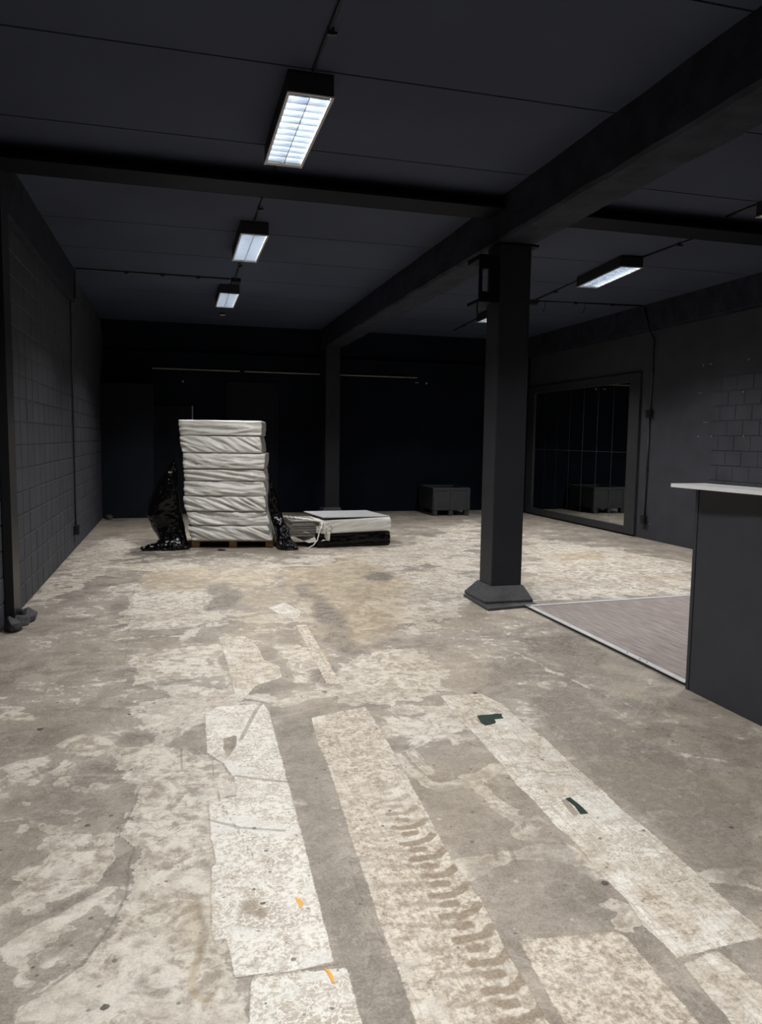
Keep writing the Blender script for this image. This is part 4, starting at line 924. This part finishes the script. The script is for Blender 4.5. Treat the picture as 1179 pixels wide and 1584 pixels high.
mp3 = n2.nodes.new('ShaderNodeMapping'); mp3.inputs['Scale'].default_value = (10,1.1,1); n2.links.new(tc2.outputs['Object'], mp3.inputs[0])
no2 = n2.nodes.new('ShaderNodeTexNoise'); no2.inputs['Scale'].default_value = 4; no2.inputs['Detail'].default_value = 8; n2.links.new(mp3.outputs[0], no2.inputs['Vector'])
rp2 = n2.nodes.new('ShaderNodeValToRGB'); rp2.color_ramp.elements[0].position = .32; rp2.color_ramp.elements[1].position = .72
rp2.color_ramp.elements[0].color = (.72,.70,.70,1); rp2.color_ramp.elements[1].color = (1.35,1.33,1.3,1); n2.links.new(no2.outputs['Fac'], rp2.inputs[0])
mu2 = n2.nodes.new('ShaderNodeMix'); mu2.data_type = 'RGBA'; mu2.blend_type = 'MULTIPLY'; mu2.inputs[0].default_value = 1
n2.links.new(br.outputs['Color'], mu2.inputs[6]); n2.links.new(rp2.outputs[0], mu2.inputs[7]); n2.links.new(mu2.outputs[2], bs2.inputs['Base Color'])
bs2.inputs['Roughness'].default_value = .45
t = thing('dance_floor', 'raised grey-brown laminate floor with pale metal edging', 'floor panel', (3.04, 6.08, 0))
b = MB(); b.prism([(.005,-.03),(3.95,.06+.17),(3.95,PY0-6.08),(.005,PY0-6.08)], .001, .018); b.build('laminate', m2, t)
def strip_bar(p, q, w, name):
    p = Vector(p); q = Vector(q); d = (q-p).normalized(); n_ = Vector((-d.y, d.x, 0))
    b = MB(); b.prism([(p-n_*w/2)[:2], (q-n_*w/2)[:2], (q+n_*w/2)[:2], (p+n_*w/2)[:2]], .0185, .024); return b.build(name, M_alu, t)
strip_bar((.012,-.005,0), (.012,-1.72,0), .045, 'edge_trim'); strip_bar((.012,-1.725,0), (.004,PY0-6.08,0), .042, 'edge_trim'); strip_bar((-.01,-.012,0), (3.9,.225,0), .05, 'edge_trim')
b = MB(); b.box((-.006,PY0-6.08,.0005), (.005,-.03,.018)); b.build('board_edge', M_darkedge, t)
b = MB()
for y in (-.75,-1.55,-1.70,-1.78): b.tube([(.012,y,.024),(.012,y,.0255)], .006, 8)
b.build('screws', M_steel, t)
b = MB(); b.tube([(3.93,6.185,.008),(4.3,6.205,.008),(4.9,6.245,.008),(6.4,6.34,.008)], .008, 8); tag(b.build('floor_cable', M_black, smooth=True), 'black cable lying along the far edge of the laminate floor', 'cable')

t = thing('bar_counter', 'black bar counter with a narrow white top at right', 'counter', (3.0, 3.83, 0))
b = MB(); b.box((.0,-3.0,.0), (.18,-.034,1.239)); b.build('body', M_counter, t)
b = MB(); b.box((.012,-.034,0), (.17,-.028,1.239)); b.build('shadow_gap', M_black, t)
b = MB(); b.box((-.003,-.028,0), (.183,0,1.239), bev=.002); b.build('end_panel', M_counter, t)
b = MB(); a0, a1, z0, z1 = -.078, .166, 1.2, 1.234
b.prism([(-.155,.03),(.085,.035),(.30,-3.05),(.06,-3.05)], 1.2395, 1.261); b.build('counter_top', M_top, t)

# ------------------------------------------------------------------ scraps left on the floor
def scrap(name, poly, z, mtl, label, cat):
    c_ = (sum(p[0] for p in poly)/len(poly), sum(p[1] for p in poly)/len(poly))
    b = MB(); b.prism([(x-c_[0], y-c_[1]) for x, y in poly], 0, z); o = b.build(name, mtl); o.location = (c_[0], c_[1], .0005); return tag(o, label, cat)
scrap('tape_scrap', [(.358,2.312),(.372,2.298),(.381,2.278),(.374,2.262),(.364,2.254),(.362,2.283)], .0015, M_orange, 'triangular orange tape scrap in the middle of the left glue strip', 'tape')
scrap('tape_scrap', [(.388,1.963),(.400,1.955),(.407,1.925),(.404,1.896),(.397,1.91),(.394,1.94)], .0015, M_orange, 'long orange tape scrap near the bottom edge, on the short glue strip', 'tape')
scrap('green_tape', [(1.568,3.691),(1.599,3.700),(1.645,3.693),(1.68,3.70),(1.715,3.689),(1.70,3.66),(1.697,3.63),(1.641,3.625),(1.635,3.59),(1.622,3.572),(1.56,3.555),(1.552,3.60)], .002, M_green, 'ragged dark green tape patch, the farther of the two', 'tape')
scrap('green_tape', [(1.567,2.719),(1.591,2.723),(1.597,2.65),(1.594,2.584),(1.560,2.584),(1.571,2.65)], .002, M_green, 'narrow dark green tape strip, the nearer of the two', 'tape')

# ------------------------------------------------------------------ camera, world, view
CAMR = ((0.96490369,-0.26225474,0.01353988),(-0.01235609,-0.09684340,-0.99522293),(0.26231318,0.96012697,-0.09668500))
cam = bpy.data.cameras.new('camera'); co_ = bpy.data.objects.new('camera', cam); COL.objects.link(co_)
r_, d_, f_ = (Vector(v) for v in CAMR)
Mx = Matrix((r_, -d_, -f_)).transposed().to_4x4(); Mx.translation = Vector((0,0,1.5)); co_.matrix_world = Mx
cam.sensor_fit = 'VERTICAL'; cam.sensor_height = 36; cam.lens = 1160.939/1584*36; cam.clip_start = .05; cam.clip_end = 100
S.camera = co_
wd = bpy.data.worlds.new('world'); S.world = wd; wd.use_nodes = True; wd.node_tree.nodes['Background'].inputs[0].default_value = (.02,.022,.03,1); wd.node_tree.nodes['Background'].inputs[1].default_value = .2
S.view_settings.view_transform = 'Standard'; S.view_settings.look = 'None'; S.view_settings.gamma = 1; S.view_settings.use_curve_mapping = False
S.view_settings.exposure = 0.0
S.cycles.use_denoising = True; S.cycles.max_bounces = 6; S.cycles.diffuse_bounces = 3; S.cycles.use_adaptive_sampling = True; S.cycles.adaptive_threshold = .02; S.cycles.sample_clamp_indirect = 6
